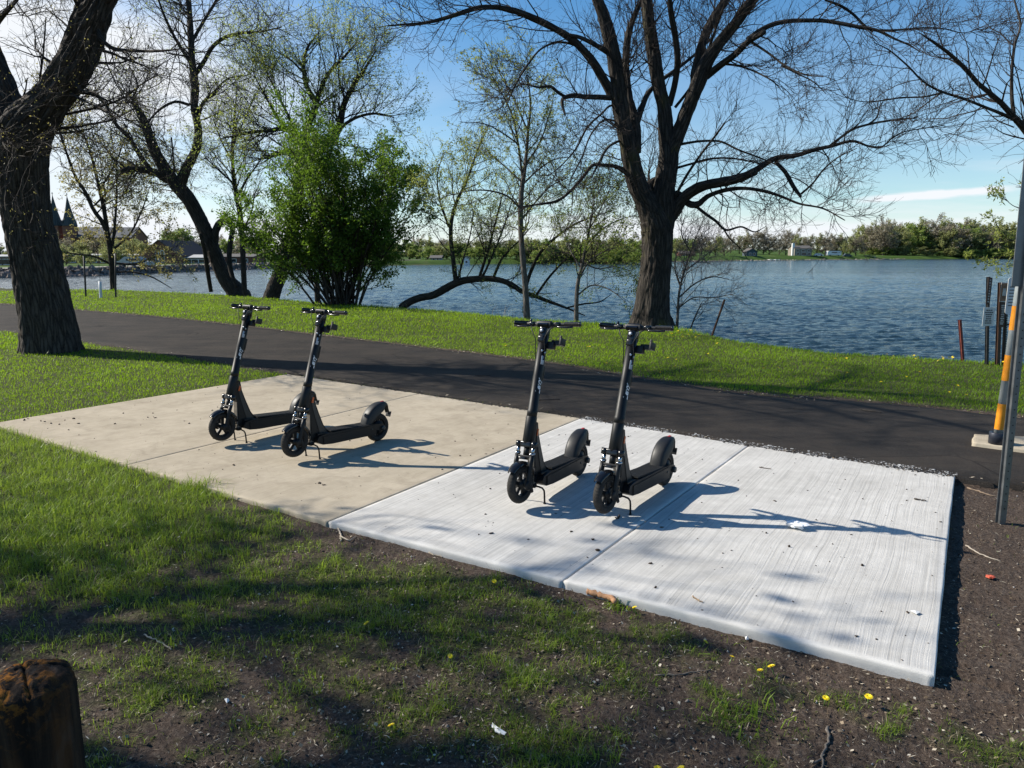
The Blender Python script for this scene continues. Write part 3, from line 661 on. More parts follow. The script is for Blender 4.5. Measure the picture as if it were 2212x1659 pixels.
    # rear fender: tall shell rising over the wheel, ending in a hooked tail
    prof = [(.165, .172), (.150, .222), (.118, .276), (.070, .318), (.015, .343), (-.045, .352), (-.085, .345), (-.108, .322), (-.120, .285), (-.135, .245)]
    pp = resample(np.array(prof), 30); rows = []
    tn = nrm(np.gradient(pp, axis=0)); nn = np.column_stack([-tn[:, 1], tn[:, 0]]) * -1
    for i, (p, nv) in enumerate(zip(pp, nn)):
        u = i / 29; w = .049 * (1 - .52 * sstep(np.array(u), .45, 1.0)); sd = .050 + .035 * math.sin(PI * min(1, u * 1.15)); row = []
        sd = max(.012, sd * (1 - .8 * float(sstep(np.array(u), .62, .85))))
        for sy, dr in ((-1.06, -sd), (-1.0, -.012), (-.78, -.002), (-.5, .001), (0, .003), (.5, .001), (.78, -.002), (1.0, -.012), (1.06, -sd)):
            q = p + nv * dr * 1.0; row.append([q[0], sy * w, q[1]])
        rows.append(row)
    V = np.array(rows); n1, k = V.shape[:2]; i = np.arange(n1 - 1)[:, None] * k; j = np.arange(k - 1)[None]; q = np.stack([i + j, i + j + 1, i + k + j + 1, i + k + j], -1).reshape(-1, 4)
    g = Geo(); g.add(V, q); V2 = V.copy(); V2[..., 1] *= .93; V2[..., 0] += nn[:, None, 0] * -.003; V2[..., 2] += nn[:, None, 1] * -.003; g.add(V2, q[:, ::-1])
    rf = P(g, 'rear_fender', MS_plastic)
    g = Geo(); g.box((-.055, 0, .3535), (.034, .018, .006), [[.99, 0, .1], [0, 1, 0], [-.1, 0, .99]], bev=.002); P(g, 'tail_light', MS_red, parent=rf)
    g = Geo(); g.box((-.137, 0, .232), (.006, .060, .050), [[.95, 0, -.3], [0, 1, 0], [.3, 0, .95]], bev=.002); P(g, 'mud_flap', MS_plastic, parent=rf)
    # kickstand
    g = Geo(); zf = -.034
    for s in (-1, 1):
        g.tube([(.735, s * .02, .088), (.730, s * .055, .084), (.722, s * .078, .076), (.716, s * .088, .060), (.712, s * .089, .04), (.704, s * .089, zf + .006)], [.0062] * 6, 10)
        g.tube([(.704, s * .089, zf + .008), (.7035, s * .089, zf)], [.0095, .0095], 10)
    g.box((.735, 0, .088), (.035, .07, .028), None, bev=.006); P(g, 'kickstand', MS_body)
    return root, steer
def copy_tree(o, parent=None, memo=None):
    c = o.copy(); COL.objects.link(c); c.parent = parent; memo[o] = c
    for ch in o.children: copy_tree(ch, c, memo)
    return c
SC = [(-2.002, 7.059, -127.4, 2, 'black kick scooter on the tan concrete, farthest back, partly hidden behind the next one'),
      (-1.214, 6.524, -127.5, 2, 'black kick scooter on the tan concrete with its whole rear wheel and fender showing'),
      (.500, 5.455, -120.5, -6, 'black kick scooter just inside the white concrete beside the joint with the tan concrete'),
      (1.100, 5.215, -125.6, -3, 'black kick scooter nearest the camera, standing alone at the second joint of the white concrete')]
proto, steers = make_scooter()
TILT = math.asin(.043 / .882)
bpy.context.view_layer.update()
for i, (x, y, h, st, lab) in enumerate(SC):
    memo = {}
    root = proto if i == 3 else copy_tree(proto, None, memo)
    root.location = (x, y, 0.0); root.rotation_euler = (Matrix.Rotation(rad(h), 3, 'Z') @ Matrix.Rotation(-TILT, 3, 'Y')).to_euler()
    A = Vector(AX0); Rm = Matrix.Translation(A) @ Matrix.Rotation(rad(st), 4, Vector(AXD)) @ Matrix.Translation(-A)
    for p in steers:
        q = memo.get(p, p); q.matrix_local = Rm @ Matrix.Translation(p.location) if q is not p else q.matrix_local
    if i == 3:
        for p in steers: p.matrix_local = Rm @ Matrix.Translation(p.location)
    tag(root, lab, 'scooter', 'kick scooters parked on the concrete')
# ------------------------------------------------------------------ trees traced limb by limb
T3 = lambda x, y: (.4628 * x, .4628 * y)
T4 = lambda x, y: (493.7 + .3968 * x, 54.9 + .3968 * y)
T5 = lambda x, y: (877.8 + .4465 * x, .4465 * y)
T6 = lambda x, y: (1481.2 + .4298 * x, .4298 * y)
SC_ = {T3: .4628, T4: .3968, T5: .4465, T6: .4298}
def limbs3d(limbs, D, rng, n=30, spread=1.0, wob=0.0):
    """limbs: (T, [(x, y, width)...], end depth offset, side). Start depth snaps to the nearest earlier limb."""
    done = []; out = []
    for T, pts, dz in limbs:
        p = np.array([(*T(x, y), w * SC_[T]) for x, y, w in pts]); p = resample(p, n); p[:, 2] = np.maximum(p[:, 2], .4)
        d0 = 0.0
        if done:
            best = 1e9
            for q in done:
                dd = np.hypot(q[:, 0] - p[0, 0], q[:, 1] - p[0, 1]); k = dd.argmin()
                if dd[k] < best: best = dd[k]; d0 = q[k, 3]
        t = np.linspace(0, 1, n); off = d0 + (dz * spread) * t ** 1.3
        if wob:
            ph = rng.rand(2) * 9; s = np.linspace(0, 1, n) * (n / 4)
            p[:, 0] += wob * noise3(s, ph[0], .5) * np.minimum(1, t * 6); p[:, 1] += wob * noise3(s, ph[1], 3.5) * np.minimum(1, t * 6)
        done.append(np.column_stack([p, off]))
        P = np.array([wpix(a, b, D + o) for (a, b, _), o in zip(p, off)]); R = p[:, 2] / 2 * (D + off) / F * np.cos(np.arctan(np.abs(p[:, 0] - 1106) / F))
        out.append((P, R))
    return out
def bark_disp(depth, fu=11.0, fv=2.2):
    def f(bk, rr, ln):
        v = 1 - np.abs(noise3(bk[..., 0] * fu, bk[..., 1] * fu, bk[..., 2] * fv)) * 2.2
        v2 = noise3(bk[..., 0] * fu * 2.3, bk[..., 1] * fu * 2.3, bk[..., 2] * fv * 2.5)
        big = noise3(bk[..., 0] * 2, bk[..., 1] * 2, bk[..., 2] * .9)
        return (v * depth + v2 * depth * .4 + big * rr * .06) * np.clip(rr / .2, .1, 1)
    return f
def flare(P, R, amt=.5, h=.6, lobes=5, seed=0):
    z = P[:, 2] - P[0, 2]
    def f(bk, rr, ln):
        a = np.arctan2(bk[..., 1], bk[..., 0]); k = np.exp(-np.maximum(ln[..., None], 0) / h)
        return rr * amt * k * (np.abs(np.sin(a * lobes / 2 + seed)) ** 1.5)
    return f
def strip(limb3, sel): return np.stack([limb3[i][0] for i in sel]), np.stack([limb3[i][1] for i in sel])
def make_tree(name, label, cat, limbs, D, seed, bm, levels, leafs=None, group=None, trunk_k=14, hires=0, depth=.02, sink=.25, spread=1.0, wob=0.0, twigm=None, extra=None, flr=0.0):
    rng = np.random.RandomState(seed); L3 = limbs3d(limbs, D, rng, 40 if hires else 26, spread, wob)
    P0, R0 = L3[0]; base = P0[0].copy(); gz = 0.0
    g = Geo()
    for i, (P, R) in enumerate(L3):
        if i == 0:
            P = np.vstack([P[0] - [0, 0, sink], P]); R = np.r_[R[0] * 1.02, R]
        k = trunk_k if R.mean() > .05 else 8
        PP, RR = P, R; dsp = None
        if hires and R.max() > .1:
            nn = int(np.linalg.norm(np.diff(P, axis=0), axis=1).sum() / (.03 if R.max() > .25 else .05)); k = hires if R.max() > .2 else 32
            X = resample_path(np.column_stack([P, R]), nn); PP, RR = X[:, :3], X[:, 3]; b = bark_disp(depth); fl_ = flare(PP, RR, flr, .38, 7, seed) if (i == 0 and flr) else None
            dsp = (lambda bk, rr, ln, b=b, fl_=fl_: b(bk, rr, ln) + (fl_(bk, rr, ln) if fl_ else 0))
        PP = np.vstack([PP, PP[-1:] + (PP[-1:] - PP[-2:-1]) * .3]); RR = np.r_[RR, RR[-1] * .05]
        tubes(g, PP[None], RR[None], k, 0, dsp)
    root = empty(name, (base[0], base[1], 0)); tr = g.build('trunk', bm, root)
    c = Geo(); n = 26 if not hires else 40
    Ps, Rs = np.stack([p for p, r in L3]), np.stack([r for p, r in L3]); last = []
    # the trunk itself carries few twigs: start from its upper part
    if levels and levels[0].get('skip0'): Ps, Rs = Ps[1:], Rs[1:]
    cur = (Ps, Rs)
    for li, lv in enumerate(levels):
        lv = dict(lv); k = lv.pop('k', 3); lv.pop('skip0', 0); src = lv.pop('src', None); zmin = lv.pop('zmin', None)
        a, b = grow(rng, *cur, **lv)
        if zmin is not None: keep = a[:, 0, 2] > zmin; a, b = a[keep], b[keep]
        tubes(c, a, b, k, 0); last.append((a, b)); cur = (a, b)
    parts = [tr]
    mats = [twigm or M_twig]
    if leafs:
        for mi, (mat, lev, n, size, asp, jit) in enumerate(leafs):
            mats.append(mat); pts = along(rng, last[lev][0], n, .35, jit); leaves(c, rng, pts, size, mi + 1, asp)
    if c.n: parts.append(c.build('crown', mats, root))
    settle(root, *parts); tag(root, label, cat, group); return root, L3, last
def resample_path(P, n):
    d = np.r_[0, np.cumsum(np.linalg.norm(np.diff(P[:, :3], axis=0), axis=1) + 1e-6)]; t = np.linspace(0, d[-1], n)
    return np.column_stack([np.interp(t, d, P[:, i]) for i in range(P.shape[1])])
def DY(y, z=0.0): return gpix(1106, y, z)[1]

# ---- the big bare tree on the bank
main = [
 (T5, [(1185, 1590, 185), (1185, 1560, 172), (1187, 1500, 155), (1195, 1400, 145), (1205, 1300, 138), (1213, 1200, 138), (1213, 1100, 148), (1195, 1040, 130), (1165, 985, 100), (1120, 900, 88), (1090, 800, 80), (1072, 700, 75), (1045, 580, 70), (1030, 470, 70), (1015, 350, 62), (1000, 250, 60), (975, 150, 56), (945, 50, 50), (920, -20, 46), (880, -140, 38), (850, -300, 28), (830, -450, 12)], -.6),
 (T5, [(1225, 1130, 110), (1243, 1050, 108), (1243, 950, 100), (1258, 850, 90), (1270, 750, 85), (1256, 650, 68), (1250, 550, 62), (1225, 430, 56), (1202, 300, 58), (1185, 200, 55), (1170, 100, 52), (1165, 0, 48), (1150, -150, 38), (1140, -350, 25), (1130, -500, 10)], .5),
 (T5, [(1272, 740, 78), (1312, 655, 62), (1345, 570, 60), (1390, 460, 60), (1425, 365, 66), (1455, 295, 60), (1510, 215, 52), (1570, 140, 50), (1640, 45, 48), (1700, -30, 42), (1790, -140, 32), (1870, -280, 18), (1900, -380, 8)], -1.5),
 (T5, [(1398, 440, 46), (1402, 350, 45), (1412, 300, 42), (1436, 200, 40), (1480, 100, 38), (1540, 5, 35), (1600, -100, 26), (1650, -230, 12)], 1.5),
 (T5, [(1450, 370, 36), (1520, 315, 32), (1600, 255, 30), (1650, 205, 28), (1730, 155, 26)], -1.6),
 (T6, [(310, 200, 27), (380, 150, 25), (440, 122, 24), (520, 106, 22), (600, 103, 21), (700, 105, 20), (780, 118, 20), (880, 138, 19), (960, 152, 16), (1050, 195, 11), (1130, 230, 8), (1180, 262, 5)], -1.2),
 (T6, [(960, 152, 12), (1040, 152, 11), (1100, 148, 10), (1200, 140, 9), (1300, 145, 7), (1400, 165, 5), (1500, 130, 3)], .8),
 (T6, [(700, 0, 10), (780, 30, 14), (840, 70, 13), (890, 120, 12), (940, 160, 10)], .4),
 (T5, [(1110, 740, 46), (1108, 620, 46), (1092, 540, 42), (1070, 440, 36), (1062, 300, 32), (1078, 150, 28), (1110, 60, 22), (1150, -20, 18), (1190, -160, 10)], 1.4),
 (T5, [(1112, 600, 34), (1140, 520, 27), (1170, 450, 24), (1220, 400, 20), (1300, 340, 18), (1400, 260, 13), (1480, 180, 8)], 1.8),
 (T5, [(1272, 510, 30), (1298, 410, 28), (1312, 300, 29), (1300, 170, 28), (1280, 60, 26), (1270, -60, 20), (1260, -220, 10)], -1.2),
 (T5, [(1000, 475, 44), (985, 440, 42), (955, 385, 38), (915, 320, 36), (868, 255, 34), (818, 205, 32), (735, 148, 30), (640, 100, 28), (540, 58, 26), (450, 38, 22), (350, 38, 20), (250, 68, 18), (150, 98, 14), (60, 115, 12), (0, 118, 9), (-90, 125, 5)], -2.2),
 (T5, [(985, 262, 24), (900, 210, 20), (830, 178, 18), (790, 170, 16)], -.5),
 (T5, [(1015, 475, 26), (930, 470, 24), (860, 468, 23), (800, 463, 22), (755, 482, 18), (756, 515, 14), (768, 555, 9)], -1.0),
 (T5, [(775, 472, 15), (735, 448, 15), (700, 420, 14), (640, 422, 10), (560, 408, 7), (500, 440, 4)], -.8),
 (T5, [(1070, 835, 34), (1035, 815, 24), (1000, 803, 18), (950, 799, 16), (905, 798, 16), (860, 850, 16), (800, 918, 15), (730, 972, 14), (650, 987, 10), (560, 1000, 6)], -1.6),
 (T5, [(1055, 675, 13), (1030, 682, 12), (985, 705, 12), (930, 790, 11), (895, 860, 7)], -1.2),
 (T5, [(1020, 508, 12), (985, 512, 10), (950, 545, 10), (880, 610, 10), (820, 720, 8), (760, 790, 6), (690, 850, 4)], -1.8),
 (T5, [(1030, 590, 10), (960, 580, 9), (900, 640, 8), (850, 760, 7), (800, 860, 6), (785, 900, 4)], -1.4),
 (T5, [(830, 225, 12), (780, 208, 11), (730, 205, 10), (650, 238, 9), (590, 310, 9), (530, 405, 8), (480, 520, 5)], -1.5),
 (T5, [(1175, 985, 30), (1168, 930, 36), (1180, 890, 38), (1215, 870, 38)], .3),
 (T5, [(1290, 960, 44), (1310, 935, 34), (1335, 960, 30), (1375, 990, 30), (1410, 988, 28), (1450, 955, 22), (1520, 925, 20), (1600, 912, 18), (1720, 922, 15), (1800, 945, 13), (1900, 985, 10), (2020, 1010, 8), (2120, 1065, 4)], -2.4),
 (T5, [(1270, 1065, 60), (1305, 1010, 54), (1340, 960, 50), (1420, 905, 46), (1500, 885, 42), (1600, 865, 40), (1690, 828, 37)], -1.2),
 (T6, [(270, 905, 35), (360, 850, 32), (440, 800, 28), (560, 780, 24), (640, 755, 22), (730, 735, 18), (850, 710, 14), (920, 735, 10), (980, 742, 9), (1030, 700, 8), (1090, 665, 7), (1180, 648, 5), (1300, 630, 2.5)], -1.4),
 (T6, [(720, 738, 15), (780, 690, 14), (840, 650, 13), (920, 625, 12), (1050, 603, 10), (1160, 592, 6)], .9),
 (T6, [(915, 626, 8), (960, 590, 9), (975, 540, 7), (990, 512, 6)], .3),
 (T6, [(450, 812, 18), (500, 865, 22), (540, 935, 22), (578, 988, 16)], -.5),
 (T6, [(580, 975, 12), (640, 920, 10), (690, 855, 9), (760, 795, 7), (860, 745, 4)], -.9),
 (T6, [(50, 1035, 16), (100, 1075, 15), (150, 1110, 14), (200, 1155, 12), (280, 1140, 9), (350, 1165, 6), (400, 1140, 3)], -.8),
 (T6, [(190, 1150, 9), (215, 1190, 8), (280, 1255, 5), (310, 1300, 3)], .4),
 (T5, [(1320, 700, 14), (1370, 690, 12), (1440, 682, 11), (1520, 685, 10), (1600, 722, 9), (1700, 760, 8), (1800, 800, 6)], -1.6),
 (T5, [(1300, 815, 12), (1370, 795, 11), (1460, 770, 10), (1560, 765, 9), (1660, 780, 8), (1750, 800, 5)], 1.4),
 (T5, [(1262, 1050, 13), (1290, 980, 14), (1330, 895, 14), (1430, 740, 12), (1500, 650, 11), (1540, 595, 9)], -.8),
 (T5, [(1300, 520, 14), (1370, 430, 14), (1420, 340, 13), (1500, 130, 12), (1540, 20, 10)], -.8),
 (T6, [(170, 320, 12), (260, 330, 10), (380, 375, 8), (440, 410, 7), (475, 445, 4)], -1.2),
 (T6, [(330, 210, 12), (420, 270, 11), (500, 330, 10), (600, 375, 8), (690, 385, 5)], -1.6),
 (T6, [(480, 330, 8), (560, 370, 7), (640, 410, 6), (705, 470, 4)], -.6),
]
make_tree('tree', 'largest bare tree with mossy forked trunk on the bank beside the leaning rusty stake', 'tree', main, DY(1575 * .4465), 11, M_bark_main,
 [dict(total=480, L=(.6, 1.9), N=8, t=(.25, 1), ang=(48, 14), up=.05, wig=.17, rf=.35, rmin=.007, k=5, rmax=.016, zmin=2.4),
  dict(total=3200, L=(.35, 1.1), N=6, t=(.15, 1), ang=(45, 14), up=.09, wig=.17, rf=.6, rmin=.0052, k=3),
  dict(total=11000, L=(.15, .5), N=4, t=(.15, 1), ang=(42, 14), up=.08, wig=.15, rf=.6, rmin=.0036, k=3)],
 hires=64, trunk_k=24, depth=.026, flr=1.0, sink=.4)

# ---- dark furrowed tree at the left edge
left = [
 (T3, [(242, 1640, 262), (238, 1600, 255), (232, 1550, 250), (205, 1400, 244), (165, 1200, 232), (127, 1000, 226), (108, 850, 224), (100, 720, 236), (110, 640, 250), (150, 560, 220), (205, 500, 175), (250, 440, 160), (300, 375, 160), (350, 300, 158), (385, 220, 158), (412, 120, 150), (450, 20, 142), (510, -120, 120), (590, -320, 92), (660, -560, 62), (720, -850, 25)], -1.2),
 (T3, [(90, 640, 150), (60, 540, 150), (25, 440, 130), (-20, 320, 112), (-60, 210, 100), (-140, 50, 90), (-240, -200, 70), (-300, -500, 38), (-320, -760, 14)], 1.2),
 (T3, [(445, 90, 30), (475, 185, 24), (520, 222, 20), (620, 236, 16), (740, 238, 12), (870, 226, 5)], -1.2),
 (T3, [(330, 330, 40), (380, 420, 12), (440, 430, 9), (520, 520, 6)], -1.0),
 (T3, [(300, 420, 26), (390, 470, 12), (500, 520, 10), (560, 560, 6)], -1.6),
 (T3, [(470, -40, 40), (600, -140, 34), (760, -200, 28), (950, -240, 22), (1150, -200, 12)], -3),
 (T3, [(560, -260, 50), (700, -420, 40), (900, -560, 30), (1150, -700, 16)], -4),
 (T3, [(-190, -60, 50), (-100, -300, 44), (0, -500, 34), (120, -760, 14)], -3),
 (T3, [(640, -500, 36), (560, -700, 30), (420, -950, 14)], 3),
 (T3, [(480, -90, 30), (420, -250, 30), (330, -420, 24), (250, -620, 10)], 2.5),
 (T3, [(-70, 200, 34), (0, 90, 26), (60, 20, 20), (140, -80, 10)], -2),
 (T3, [(200, 560, 20), (240, 600, 10), (190, 680, 7), (150, 760, 4)], -1.0),
 (T3, [(40, 560, 18), (20, 680, 9), (60, 720, 6), (120, 730, 4)], -1.2),
 (T3, [(120, 880, 12), (150, 940, 8), (150, 1020, 5), (140, 1045, 3)], -.8),
]
make_tree('tree', 'thick dark tree with furrowed bark and forked trunk at the left edge beside the path', 'tree', left, DY(757), 21, M_bark_big,
 [dict(total=260, L=(.7, 2.4), N=8, t=(.15, 1), ang=(50, 14), up=-.01, wig=.18, rf=.35, rmin=.007, k=5, rmax=.03, zmin=3.0),
  dict(total=1700, L=(.3, 1.1), N=6, t=(.15, 1), ang=(45, 14), up=.04, wig=.2, rf=.6, rmin=.0042, k=3),
  dict(total=8500, L=(.12, .45), N=4, t=(.1, 1), ang=(45, 14), up=.06, wig=.2, rf=.6, rmin=.0028, k=3)],
 leafs=[(M_leaf_maple, 2, 6000, .026, .6, .01)], hires=110, trunk_k=30, depth=.032, flr=.55, sink=.4)

# ---- leaning forked tree behind it
lean = [
 (T3, [(1120, 1385, 90), (1095, 1350, 80), (1060, 1310, 72), (1028, 1250, 68), (1000, 1180, 66), (960, 1080, 66), (920, 1000, 66), (880, 930, 66), (830, 870, 66), (790, 820, 58), (730, 720, 50), (690, 620, 42), (660, 540, 34), (620, 475, 18)], -.8),
 (T3, [(840, 865, 50), (865, 800, 44), (890, 750, 40), (918, 690, 38), (925, 600, 34), (907, 500, 34), (910, 400, 36), (897, 300, 30), (890, 150, 26), (880, 0, 22), (860, -160, 14), (850, -300, 6)], 1.0),
 (T3, [(912, 345, 24), (950, 290, 20), (1000, 210, 18), (1050, 175, 16), (1120, 155, 14), (1200, 150, 10), (1310, 128, 5)], -1.4),
 (T3, [(785, 840, 40), (730, 808, 34), (650, 790, 30), (600, 790, 28), (560, 802, 24)], -1.0),
 (T3, [(705, 795, 22), (650, 720, 22), (600, 640, 20), (550, 590, 17), (490, 490, 14), (430, 430, 10), (380, 400, 5)], -1.6),
 (T3, [(885, 490, 15), (820, 475, 13), (765, 498, 12), (700, 560, 8), (660, 660, 4)], -1.3),
 (T3, [(922, 560, 18), (948, 480, 16), (1000, 430, 13), (1060, 370, 8), (1160, 350, 4)], 1.4),
 (T3, [(1000, 1140, 36), (1010, 1070, 34), (1030, 1038, 32), (1060, 1028, 28), (1082, 1052, 25), (1076, 1130, 23), (1070, 1220, 23), (1085, 1290, 20), (1105, 1340, 14)], -.6),
 (T3, [(985, 1362, 20), (968, 1260, 21), (955, 1170, 20), (935, 1090, 16)], -.9),
 (T3, [(895, 300, 18), (830, 200, 15), (770, 80, 12), (720, -60, 7)], -1.5),
 (T3, [(893, 200, 16), (950, 100, 14), (1010, 0, 12), (1060, -120, 6)], 1.5),
 (T3, [(670, 560, 14), (620, 470, 12), (640, 400, 8), (600, 300, 5)], 1.0),
 (T3, [(800, 640, 8), (815, 800, 9)], .5),
]
make_tree('tree', 'leaning tree forked into two limbs with a broken hooked branch, behind the left scooters', 'tree', lean, DY(637), 31, M_bark,
 [dict(total=260, L=(.8, 2.6), N=8, t=(.25, 1), ang=(48, 14), up=.02, wig=.17, rf=.4, rmin=.010, k=4, rmax=.03, zmin=3.6),
  dict(total=1400, L=(.4, 1.3), N=5, t=(.15, 1), ang=(45, 14), up=.04, wig=.18, rf=.6, rmin=.0065, k=3),
  dict(total=4000, L=(.2, .6), N=4, t=(.15, 1), ang=(42, 14), up=.06, wig=.15, rf=.6, rmin=.0045, k=3)],
 leafs=[(M_leaf_willow, 2, 3800, .08, .4, .07)], hires=40, depth=.02, trunk_k=20, flr=.4)

# ---- budding maple with several stems at the water's edge
bud = [
 (T3, [(527, 1350, 26), (518, 1200, 26), (507, 1120, 25), (480, 1040, 22), (440, 985, 20), (400, 900, 18), (350, 820, 14), (320, 740, 12), (280, 620, 9), (230, 490, 4)], -1.0),
 (T3, [(508, 1125, 22), (482, 960, 20), (452, 830, 16), (430, 740, 13), (400, 650, 10), (340, 560, 7), (300, 430, 3)], 1.0),
 (T3, [(525, 1150, 14), (540, 1000, 12), (545, 850, 9), (545, 730, 4)], -.7),
 (T3, [(535, 1160, 12), (600, 1100, 10), (655, 1000, 8), (700, 870, 3)], 1.0),
 (T3, [(540, 1230, 12), (640, 1230, 9), (720, 1200, 7), (830, 1190, 3)], -1.0),
 (T3, [(535, 1270, 11), (620, 1270, 8), (700, 1290, 7), (800, 1345, 3)], .8),
 (T3, [(515, 1230, 12), (430, 1195, 9), (350, 1185, 7), (285, 1175, 3)], -.9),
 (T3, [(440, 960, 10), (520, 880, 8), (600, 830, 6), (700, 790, 3)], -.9),
 (T3, [(470, 880, 10), (540, 760, 8), (580, 650, 5), (600, 560, 3)], 1.2),
]
make_tree('tree', 'multi stemmed young tree dotted with small bronze buds between the two dark stakes', 'tree', bud, DY(624), 41, M_bark,
 [dict(total=150, L=(.9, 2.8), N=7, t=(.15, 1), ang=(50, 14), up=.02, wig=.15, rf=.5, rmin=.009, k=4, rmax=.03, zmin=.7),
  dict(total=900, L=(.4, 1.4), N=5, t=(.15, 1), ang=(45, 14), up=.02, wig=.15, rf=.6, rmin=.006, k=3),
  dict(total=1800, L=(.2, .6), N=4, t=(.15, 1), ang=(42, 14), up=.03, wig=.12, rf=.6, rmin=.0045, k=3)],
 leafs=[(M_leaf_maple, 2, 14000, .085, .6, .04), (M_leaf_maple, 1, 7000, .09, .6, .08)], trunk_k=12)

# ---- slim tree
slim0 = [
 (T3, [(1142, 1375, 26), (1136, 1250, 26), (1130, 1100, 26), (1115, 960, 25), (1092, 840, 20), (1086, 700, 14), (1090, 600, 10), (1105, 430, 4)], .6),
 (T3, [(1115, 910, 13), (1150, 840, 10), (1200, 770, 7), (1260, 680, 3)], -.8),
 (T3, [(1100, 870, 10), (1040, 810, 8), (960, 740, 4)], -.7),
 (T3, [(1088, 760, 9), (1030, 650, 7), (990, 540, 4)], .8),
 (T3, [(1087, 680, 8), (1140, 560, 7), (1190, 440, 3)], .7),
 (T3, [(1130, 1080, 10), (1170, 1000, 8), (1190, 900, 4)], -.5),
]
make_tree('tree', 'slim straight tree rising just right of the leaning trunk, left of the green bush', 'tree', slim0, DY(638) - .4, 51, M_bark,
 [dict(total=90, L=(.7, 2.2), N=7, t=(.2, 1), ang=(38, 12), up=.05, wig=.12, rf=.5, rmin=.009, k=4, rmax=.03, zmin=2.5),
  dict(total=700, L=(.4, 1.2), N=5, t=(.15, 1), ang=(40, 12), up=.05, wig=.14, rf=.6, rmin=.006, k=3),
  dict(total=1800, L=(.2, .6), N=4, t=(.15, 1), ang=(40, 12), up=.05, wig=.12, rf=.6, rmin=.0045, k=3)],
 leafs=[(M_leaf_willow, 2, 3200, .07, .45, .04)], trunk_k=12)

# ---- tall willow behind the bush
wil = [
 (T4, [(228, 1500, 84), (250, 1430, 80), (285, 1350, 76), (310, 1280, 72), (335, 1180, 68), (360, 1050, 62), (380, 900, 56), (395, 780, 50), (405, 690, 46), (415, 600, 38), (450, 500, 34), (478, 430, 30), (432, 350, 24), (410, 250, 22), (425, 130, 14), (490, 40, 6)], .8),
 (T4, [(405, 690, 36), (380, 620, 34), (345, 580, 30), (300, 563, 26), (220, 573, 20), (120, 582, 16), (0, 608, 9), (-60, 620, 4)], -1.5),
 (T4, [(398, 740, 40), (360, 695, 34), (310, 690, 30), (250, 702, 24), (200, 722, 16)], -1.2),
 (T4, [(400, 760, 50), (480, 690, 44), (560, 620, 40), (600, 560, 36), (622, 450, 30), (680, 330, 22), (740, 240, 14), (800, 140, 5)], -1.2),
 (T4, [(478, 430, 24), (510, 330, 22), (545, 260, 18), (620, 180, 13), (700, 90, 5)], -1.0),
 (T4, [(600, 560, 20), (700, 500, 16), (800, 480, 12), (900, 500, 6)], -1.4),
 (T4, [(400, 700, 18), (330, 500, 14), (270, 380, 10), (200, 230, 6), (170, 120, 3)], .8),
 (T4, [(300, 565, 14), (230, 440, 11), (170, 330, 8), (120, 230, 3)], -1.0),
 (T4, [(640, 420, 12), (600, 280, 10), (600, 160, 7), (570, 60, 3)], 1.4),
 (T4, [(410, 260, 12), (340, 190, 10), (260, 140, 7), (200, 100, 3)], -.7),
]
make_tree('willow_tree', 'tall willow with thin yellow green leaves rising behind the dense green bush', 'tree', wil, DY(645) + .8, 61, M_bark,
 [dict(total=230, L=(.8, 2.6), N=8, t=(.15, 1), ang=(40, 13), up=.08, wig=.13, rf=.45, rmin=.010, k=4, rmax=.03, zmin=3.0),
  dict(total=1700, L=(.5, 1.5), N=6, t=(.15, 1), ang=(36, 12), up=.05, wig=.12, rf=.6, rmin=.006, k=3),
  dict(total=3600, L=(.3, .8), N=4, t=(.15, 1), ang=(34, 12), up=.03, wig=.1, rf=.6, rmin=.0045, k=3)],
 leafs=[(M_leaf_willow, 2, 17000, .085, .34, .08), (M_leaf_willow, 1, 6000, .085, .34, .1)], hires=32, depth=.02, trunk_k=18)

# ---- fallen arching trunk with upright shoots
arch = [
 (T5, [(-20, 1485, 38), (0, 1470, 36), (60, 1442, 34), (130, 1428, 35), (200, 1390, 36), (260, 1362, 34), (340, 1350, 31), (420, 1350, 27), (500, 1372, 25), (560, 1410, 23), (620, 1432, 19), (700, 1462, 15), (780, 1492, 10), (865, 1527, 4)], -1.8),
 (T5, [(240, 1368, 24), (226, 1250, 21), (215, 1150, 20), (217, 1080, 19), (242, 980, 16), (290, 880, 12), (340, 740, 9), (400, 600, 4)], .8),
 (T5, [(350, 1352, 15), (398, 1200, 12), (430, 1080, 10), (462, 950, 5)], -.6),
 (T5, [(418, 1350, 15), (470, 1240, 11), (540, 1170, 8), (610, 1090, 4)], -1.0),
 (T5, [(572, 1412, 17), (600, 1320, 17), (650, 1220, 15), (740, 1135, 12), (820, 1082, 10), (900, 1050, 7), (1010, 1015, 3)], -1.4),
 (T5, [(630, 1425, 13), (700, 1330, 12), (765, 1262, 9), (850, 1190, 5)], -1.0),
 (T5, [(248, 1360, 11), (268, 1280, 9), (310, 1130, 6), (330, 1000, 3)], -.9),
 (T5, [(365, 1350, 11), (440, 1180, 9), (500, 1010, 6), (530, 900, 3)], .9),
 (T5, [(780, 1488, 9), (860, 1470, 8), (940, 1458, 6), (990, 1425, 3)], -.5),
 (T5, [(205, 1100, 10), (160, 960, 8), (150, 850, 6), (180, 740, 3)], -.7),
]
